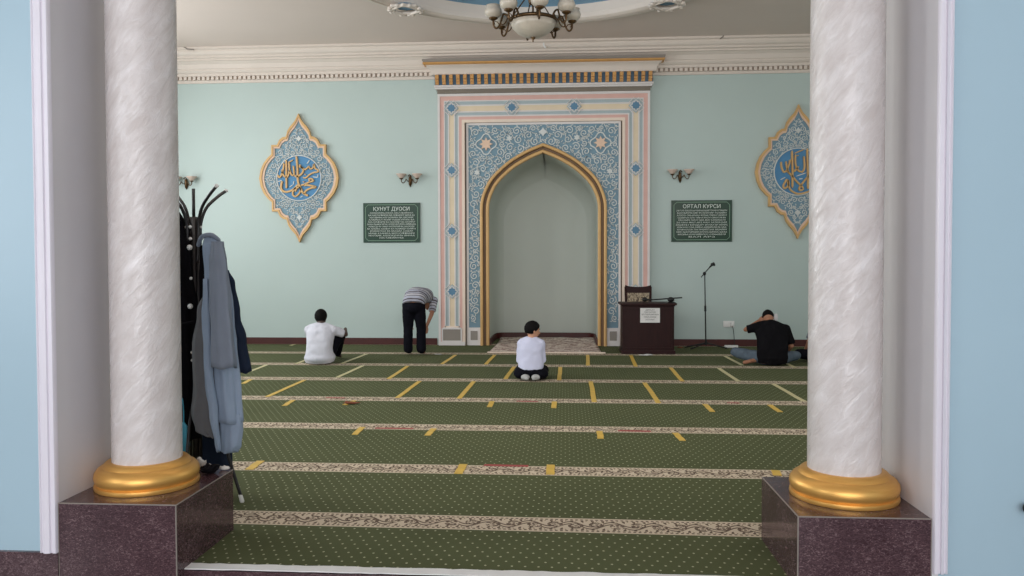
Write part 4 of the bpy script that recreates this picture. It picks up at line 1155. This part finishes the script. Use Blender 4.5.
# 2 man bowing
person(dict(loc=(-2.51, 12.98, 0), skin='skin tan', shirt='polo', trousers='trousers black', sleeve=.8, hs=.112, face=(.1, .2, -1), headup=(.1, 1, .1), s=1.0,
    label='person in striped grey polo and black trousers bowing forward, seen from behind',
    J=dict(pelvis=(0, 0, .82), chest=(.05, .38, .99), neck=(.08, .58, .93), head=(.1, .72, .82), shl=(-.12, .52, .92), shr=(.25, .50, .88), ell=(-.18, .52, .64), elr=(.235, .36, .66), wrl=(-.14, .34, .47), wrr=(.17, .26, .47),
           hipl=(-.09, 0, .84), hipr=(.085, 0, .84), knl=(-.105, .03, .45), knr=(.115, .05, .45), anl=(-.10, 0, .08), anr=(.115, .02, .08), tol=(-.11, .16, .03), tor=(.13, .18, .03)),
    torso=[((0, -.012, .84), .172, .13), ((.0, .01, .89), .18, .14), ((.01, .08, .955), .182, .14), ((.03, .2, .985), .188, .135), ((.05, .35, .98), .20, .13), ((.06, .48, .94), .18, .11), ((.07, .56, .91), .09, .07)],
    handl=((.1, -.1, -1), (0, -1, 0), .4), handr=((-.1, -.2, -1), (0, -1, 0), .4),
    seat=[((0, -.005, .80), .18, .145, .125)], thigh=.108, cuff=.08, calf=.085))
# 3 kneeling boy
person(dict(loc=(-.45, 10.33, 0), skin='skin light', shirt='shirt white blue', trousers='trousers black', sleeve=1.95, hairlow=-.62, hs=.116, face=(.95, .45, -.12), headup=(.08, 0, 1), s=.85,
    label='boy in white long-sleeved shirt kneeling on the carpet, head turned to the right',
    J=dict(pelvis=(0, 0, .18), chest=(0, .02, .40), neck=(.0, .03, .54), head=(.02, .05, .648), shl=(-.13, .03, .47), shr=(.13, .03, .47), ell=(-.15, .04, .25), elr=(.15, .04, .25), wrl=(-.13, .22, .22), wrr=(.13, .22, .22),
           hipl=(-.09, .02, .15), hipr=(.09, .02, .15), knl=(-.17, .34, .08), knr=(.17, .34, .08), anl=(-.10, -.05, .065), anr=(.10, -.05, .065), tol=(-.045, -.17, .045), tor=(.045, -.17, .045)),
    torso=[((0, 0, .15), .15, .12), ((0, 0, .20), .155, .11), ((0, 0, .30), .145, .10), ((0, .01, .40), .155, .10), ((0, .02, .47), .15, .085), ((0, .03, .52), .09, .06), ((0, .03, .55), .05, .045)],
    handl=((0, 1, -.2), (0, -.2, -1), .2), handr=((0, 1, -.2), (0, -.2, -1), .2),
    seat=[((0, -.01, .13), .185, .13, .09), ((-.13, .02, .085), .10, .15, .075), ((.13, .02, .085), .10, .15, .075)], socks='sock grey'))
# 4 man in black T-shirt, cross-legged
person(dict(loc=(3.07, 11.95, 0), skin='skin tan', shirt='shirt black', trousers='denim', sleeve=.86, hs=.115, face=(.25, .8, -.8), headup=(.1, .8, .7),
    label='person in black T-shirt and jeans sitting cross-legged, one hand raised to bowed head',
    J=dict(pelvis=(0, 0, .12), chest=(0, .06, .42), neck=(.0, .14, .615), head=(.0, .25, .69), shl=(-.205, .09, .56), shr=(.215, .09, .53), ell=(-.36, .15, .52), elr=(.30, .08, .28), wrl=(-.13, .30, .64), wrr=(.28, .28, .14),
           hipl=(-.1, .03, .11), hipr=(.1, .03, .11), knl=(-.50, .22, .17), knr=(.42, .26, .12), anl=(-.22, .02, .08), anr=(.0, .42, .07), tol=(-.42, -.06, .05), tor=(-.12, .42, .05)),
    torso=[((.0, 0, .04), .20, .12), ((0, -.01, .12), .215, .15), ((0, -.01, .24), .21, .14), ((0, .02, .37), .215, .13), ((0, .06, .50), .23, .115), ((-.01, .10, .58), .17, .085), ((-.02, .13, .62), .09, .06)],
    handl=((.7, .1, .5), (.3, .6, -.4), .5), handr=((.1, .6, -.3), (0, 0, -1), .4), hairfront=.35,
    seat=[((0, .03, .10), .21, .16, .10)], thigh=.105))
# grey band on his raised forearm and the pale thing held at his ear
# 5 person mostly hidden behind the right column
person(dict(loc=(4.0, 12.3, 0), skin='skin tan', shirt='shirt grey', trousers='trousers black', sleeve=.8, hs=.112, face=(.2, 1, -.2), headup=(0, .2, 1),
    label='person in grey shirt and black trousers sitting on carpet, almost hidden behind the right column',
    J=dict(pelvis=(0, 0, .12), chest=(0, .04, .42), neck=(0, .09, .62), head=(0, .14, .76), shl=(-.19, .06, .54), shr=(.19, .06, .54), ell=(-.29, .0, .32), elr=(.26, .08, .30), wrl=(-.30, .16, .16), wrr=(.24, .3, .2),
           hipl=(-.1, .02, .11), hipr=(.1, .02, .11), knl=(-.42, .08, .13), knr=(.42, .2, .13), anl=(-.15, .4, .07), anr=(.12, .42, .07), tol=(-.02, .46, .05), tor=(0, .5, .05)),
    torso=[((.0, 0, .04), .19, .12), ((0, -.01, .12), .195, .14), ((0, -.01, .24), .185, .13), ((0, .02, .37), .19, .12), ((0, .04, .49), .20, .105), ((0, .07, .57), .16, .08), ((0, .08, .60), .09, .06)],
    handl=((-.1, .5, -.5), (0, 0, -1), .4), handr=((0, .6, -.3), (0, 0, -1), .4),
    seat=[((0, .02, .10), .2, .14, .10)], thigh=.10))
o = MB().ell((0, 0, 0), .035, .02, .06).build('white_phone', 'cap white', loc=(3.175, 12.17, .70)); 
o = bpy.data.objects[o.name]
tag(o, 'small pale object held against the ear of the man in black', 'phone')

# ================================================================= COAT RACK AND GARMENTS
RX, RY = -2.362, 4.90
def rack():
    t = empty('coat_rack', (RX, RY, 0), 'black standing coat rack with curved arms and white-tipped legs', 'coat rack')
    MB().tube([(0, 0, .25), (0, 0, 1.84)], .026, 12).build('post', 'rack metal', t, smooth=True)
    for k in range(4):
        a = pi / 4 + k * pi / 2 + .25; ca, sa = cos(a), sin(a)
        pts = [(.035 * ca, .035 * sa, 1.55), (.045 * ca, .045 * sa, 1.70), (.05 * ca, .05 * sa, 1.80), (.09 * ca, .09 * sa, 1.90), (.17 * ca, .17 * sa, 1.975), (.235 * ca, .235 * sa, 2.02)]
        r = MB().tube(smoothpath(pts, 6), .0105, 8).build('arm', 'rack metal', t, smooth=True)
        MB().ell((.24 * ca, .24 * sa, 2.024), .014, .014, .012).build('tip', 'knob white', r, smooth=True)
        a2 = a - .42; 
    # four legs splay out from the post
    for a in (8, 98, 188, 278):
        a_ = radians(a); c_, s_ = cos(a_), sin(a_)
        r = MB().tube(smoothpath([(.03 * c_, .03 * s_, .68), (.10 * c_, .10 * s_, .60), (.16 * c_, .16 * s_, .45), (.22 * c_, .22 * s_, .22), (.275 * c_, .275 * s_, .035)], 5), .011, 8).build('leg', 'rack metal', t, smooth=True)
        MB().tube([(.270 * c_, .270 * s_, .045), (.28 * c_, .28 * s_, .008)], [.013, .015], 10, True).build('foot', 'knob white', r, smooth=True)
    MB().tube([(0, 0, 1.8), (0, 0, 2.02)], .0105, 8).build('centre_spike', 'rack metal', t, smooth=True)
    for k in range(3):
        a = 2 * pi * k / 3 - .4
        MB().tube([(.036 * cos(a), .036 * sin(a), .3), (.036 * cos(a), .036 * sin(a), 1.83)], .010, 8).build('rod', 'rack metal', t, smooth=True)
    for z, rr_ in ((1.775, .011), (1.70, .011), (1.45, .010), (.98, .009), (.93, .009)):
        MB().ell((.0, -.05, z), rr_, rr_, rr_).build('bolt', 'knob white', t, smooth=True)
        for s in (-1, 1): MB().ell((s * .052, -.01, z), .008, .008, .008, nu=10, nv=6).build('bolt', 'knob white', t, smooth=True)
    MB().ell((0.0, -.062, 1.645), .018, .014, .018).build('peg_ball', 'knob white', t, smooth=True)
    MB().ell((.01, -.085, 1.275), .017, .014, .017).build('peg_ball', 'knob white', t, smooth=True)
rack()
def drape(levels, folds=7, amp=.012, n=48, seed=0):
    # levels: (z, cx, cy, rx, ry [, amp scale])
    out = []
    L = [Vector((l[1], l[2], l[0])) for l in levels]; K = 5
    mb = MB(); rings = []
    for i in range(len(levels) - 1):
        for j in range(K + (1 if i == len(levels) - 2 else 0)):
            t = j / K; u = t * t * (3 - 2 * t); a = levels[i]; b = levels[i + 1]
            z, cx, cy, rx, ry = [lerp(a[q], b[q], (t if q == 0 else u)) for q in range(5)]
            f = (i + t) / (len(levels) - 1); ring = []
            for k in range(n):
                th = 2 * pi * k / n
                w = amp * (.35 + f) * (sin(folds * th + seed + 1.2 * noise.noise(Vector((th, f * 2, seed)))) + .6 * sin((folds * 2 + 1) * th + seed * 2))
                nx = .012 * noise.noise(Vector((cos(th) * 2, sin(th) * 2, z * 6 + seed)))
                q = 1 + (w + nx) / max(rx, ry)
                ring.append((cx + rx * cos(th) * q, cy + ry * sin(th) * (1 + (w + nx) / max(ry, .03)), z + (.008 * sin(3 * th + seed) * f)))
            rings.append(ring)
    mb.loft(rings); return mb
def px(xp, zp, y):   # helper tables below are already in metres; kept for clarity
    return xp, zp
g = RX
# black padded garments hanging on the near and left arms
o = drape([(1.93, g - .15, RY - .02, .03, .04), (1.80, g - .13, RY - .03, .08, .07), (1.62, g - .12, RY - .03, .11, .09), (1.2, g - .11, RY, .13, .10), (.7, g - .10, RY, .13, .10), (.42, g - .09, RY, .12, .09)], 5, .010, seed=2).build('black_jacket', 'garment black', smooth=True)
tag(o, 'long black padded jacket hanging on the coat rack beside the column', 'jacket')
o = drape([(1.66, g + .035, RY + .04, .05, .03), (1.5, g + .05, RY + .04, .075, .06), (1.1, g + .035, RY + .04, .08, .07), (.75, g + .04, RY + .04, .09, .07), (.5, g + .05, RY + .05, .09, .07)], 4, .008, seed=6).build('dark_coat', 'garment black', smooth=True)
tag(o, 'dark coat hanging on the rack behind the grey-blue coat', 'coat')
def coat():
    t = empty('long_coat', (g + .17, RY - .09, 1.70), 'long grey-blue coat hanging open on the coat rack, nearest the aisle', 'coat')
    def loc(mb): mb.v = [(x - g - .17, y - RY + .09, z - 1.70) for x, y, z in mb.v]; return mb
    y = RY - .09
    # body
    loc(drape([(1.71, g + .15, y, .035, .025), (1.66, g + .165, y, .06, .045), (1.5, g + .18, y, .07, .055), (1.3, g + .195, y + .01, .08, .065), (1.0, g + .205, y + .02, .09, .07), (.75, g + .215, y + .02, .10, .07), (.545, g + .225, y + .02, .105, .065)], 5, .007, seed=1)).build('body', 'coat light blue', t, smooth=True)
    # sleeve in front
    loc(drape([(1.68, g + 0.215, y - .04, .035, .03), (1.55, g + 0.235, y - .075, .055, .04), (1.3, g + 0.250, y - .09, .062, .045), (1.1, g + 0.260, y - .095, .068, .045), (.905, g + 0.270, y - .095, .075, .045)], 3, .005, seed=3)).build('sleeve', 'coat blue grey', t, smooth=True)
    # open front edge showing as a pale vertical band
    loc(drape([(1.45, g + 0.155, y - .08, .014, .02), (1.2, g + 0.158, y - .085, .024, .02), (.9, g + 0.165, y - .085, .026, .022), (.6, g + 0.190, y - .08, .024, .022), (.42, g + 0.210, y - .07, .012, .015), (.38, g + 0.215, y - .07, .008, .01)], 3, .003, seed=5)).build('front_edge', 'coat light blue', t, smooth=True)
    loc(drape([(1.40, g + 0.150, y - .03, .015, .03), (1.25, g + 0.125, y - .035, .045, .04), (1.0, g + 0.105, y - .035, .062, .045), (.75, g + 0.115, y - .03, .07, .05), (.60, g + 0.110, y - .03, .08, .05), (.50, g + 0.125, y - .03, .072, .045), (.46, g + 0.160, y - .03, .035, .03)], 3, .006, seed=8)).build('lining', 'coat lining grey', t, smooth=True)
    loc(MB().tube([(g + .0, y - .085, 1.17), (g + .075, y - .082, 1.185)], .008, 8, True)).build('strap', 'garment black', t, smooth=True)
    loc(drape([(.60, g + 0.260, y + .03, .065, .05), (.50, g + 0.265, y + .02, .07, .05), (.40, g + 0.260, y + .01, .066, .045), (.36, g + 0.250, y + .01, .055, .04)], 3, .005, seed=4)).build('hem_flap', 'coat light blue', t, smooth=True)
    loc(MB().tube(smoothpath([(g + .08, y - .02, 1.66), (g + .12, y - .05, 1.71), (g + .17, y - .03, 1.72), (g + .2, y, 1.69)]), [.014] * 19, 8, True)).build('collar', 'coat blue grey', t, smooth=True)
coat()
o = drape([(1.5, g + .17, RY + .07, .02, .03), (1.42, g + .19, RY + .07, .035, .04), (1.2, g + .205, RY + .08, .05, .05), (1.05, g + .235, RY + .08, .055, .05), (.84, g + .275, RY + .08, .05, .05)], 3, .006, seed=7).build('navy_jacket', 'garment navy', smooth=True)
tag(o, 'dark navy jacket peeking out behind the grey-blue coat', 'jacket')
o = drape([(.62, g + .05, RY + .14, .07, .05), (.45, g + .05, RY + .15, .10, .06), (.25, g + .06, RY + .15, .105, .07), (.03, g + .06, RY + .15, .10, .07)], 4, .008, seed=11).build('navy_bag', 'garment navy', smooth=True)
tag(o, 'dark navy cloth bag under the hanging coats', 'bag')
t = empty('turquoise_bag', (g - .05, RY - .13, .36), 'small turquoise plastic bag hanging low beside the column', 'bag')
drape([(.19, 0, 0, .035, .012), (.16, 0, 0, .05, .018), (.05, .0, 0, .055, .025), (-.03, 0, 0, .045, .022), (-.05, 0, 0, .03, .015)], 3, .004, seed=2).build('pouch', 'turquoise bag', t, smooth=True)
MB().tube(smoothpath([(-.02, 0, .18), (-.01, 0, .28), (.015, .01, .34), (.03, 0, .27), (.03, 0, .18)]), .004, 6).build('handle', 'turquoise bag', t, smooth=True)
crumple('black_lace_cap', (-2.02, 4.34, .352), .05, .05, .045, 'garment black', 'black crumpled cap lying on the left pedestal top', 'cap', 2)
crumple('crumpled_tissue', (-2.09, 4.405, .352), .045, .018, .06, 'tissue', 'crumpled whitish tissue on the left pedestal behind the column base', 'tissue', 6)
crumple('folded_tissue', (-1.965, 4.41, .352), .03, .014, .022, 'tissue', 'small folded tissue at the back corner of the left pedestal', 'tissue', 7)

# ================================================================= LIGHT
def area(loc, rot, sx, sy, power, col, name):
    l = bpy.data.lights.new(name, 'AREA'); l.shape = 'RECTANGLE'; l.size = sx; l.size_y = sy; l.energy = power; l.color = col
    o = bpy.data.objects.new(name, l); C.objects.link(o); o.location = loc; o.rotation_euler = rot; return o
for i, y in enumerate((6.0, 9.0, 12.0)):
    area((XL + .25, y, 3.0), (0, radians(-90), 0), 3.4, 1.7, 140, (.95, .98, 1.0), 'window_light')
for i, y in enumerate((6.5, 10.0)):
    area((XR - .25, y, 3.0), (0, radians(90), 0), 3.4, 1.7, 40, (.95, .98, 1.0), 'window_light')
area((-.4, YO1 + .1, 4.3), (radians(90), 0, 0), 11, 1.3, 215, (1.0, .95, .90), 'ceiling_fill_light')  # unseen fill added to brighten the ceiling and back wall
area((-.4, -5.2, 2.4), (radians(90), 0, 0), 8, 4, 490, (1.0, .975, .985), 'hall_window_light')
area((-5.6, .0, 2.4), (0, radians(-90), 0), 2.5, 3, 80, (.97, .98, 1.0), 'hall_side_light')
w = bpy.data.worlds.new('World'); bpy.context.scene.world = w; w.use_nodes = True
w.node_tree.nodes['Background'].inputs[0].default_value = (.75, .85, 1, 1); w.node_tree.nodes['Background'].inputs[1].default_value = .6

# ================================================================= CAMERA
f, yaw, pitch, roll, sh = 790.44, radians(3.85442), radians(1.57233), radians(-.13341), -4.54
cd = bpy.data.cameras.new('camera'); cam = bpy.data.objects.new('camera', cd); C.objects.link(cam)
cd.sensor_width = 36; cd.lens = f * 36 / 1024; cd.shift_y = sh / 1024; cd.clip_start = .05; cd.clip_end = 200
fwd0 = Vector((-sin(yaw), cos(yaw), 0)); r0 = Vector((cos(yaw), sin(yaw), 0)); up0 = Vector((0, 0, 1))
fw = cos(pitch) * fwd0 - sin(pitch) * up0; u2 = sin(pitch) * fwd0 + cos(pitch) * up0
r3 = cos(roll) * r0 + sin(roll) * u2; u3 = -sin(roll) * r0 + cos(roll) * u2
cam.matrix_world = Matrix(((r3.x, u3.x, -fw.x, 0), (r3.y, u3.y, -fw.y, 0), (r3.z, u3.z, -fw.z, 1.55), (0, 0, 0, 1)))
bpy.context.scene.camera = cam
sc = bpy.context.scene
sc.view_settings.view_transform = 'Standard'; sc.view_settings.look = 'None'; sc.view_settings.exposure = 0.0
sc.cycles.max_bounces = 8; sc.cycles.diffuse_bounces = 5; sc.cycles.use_denoising = True
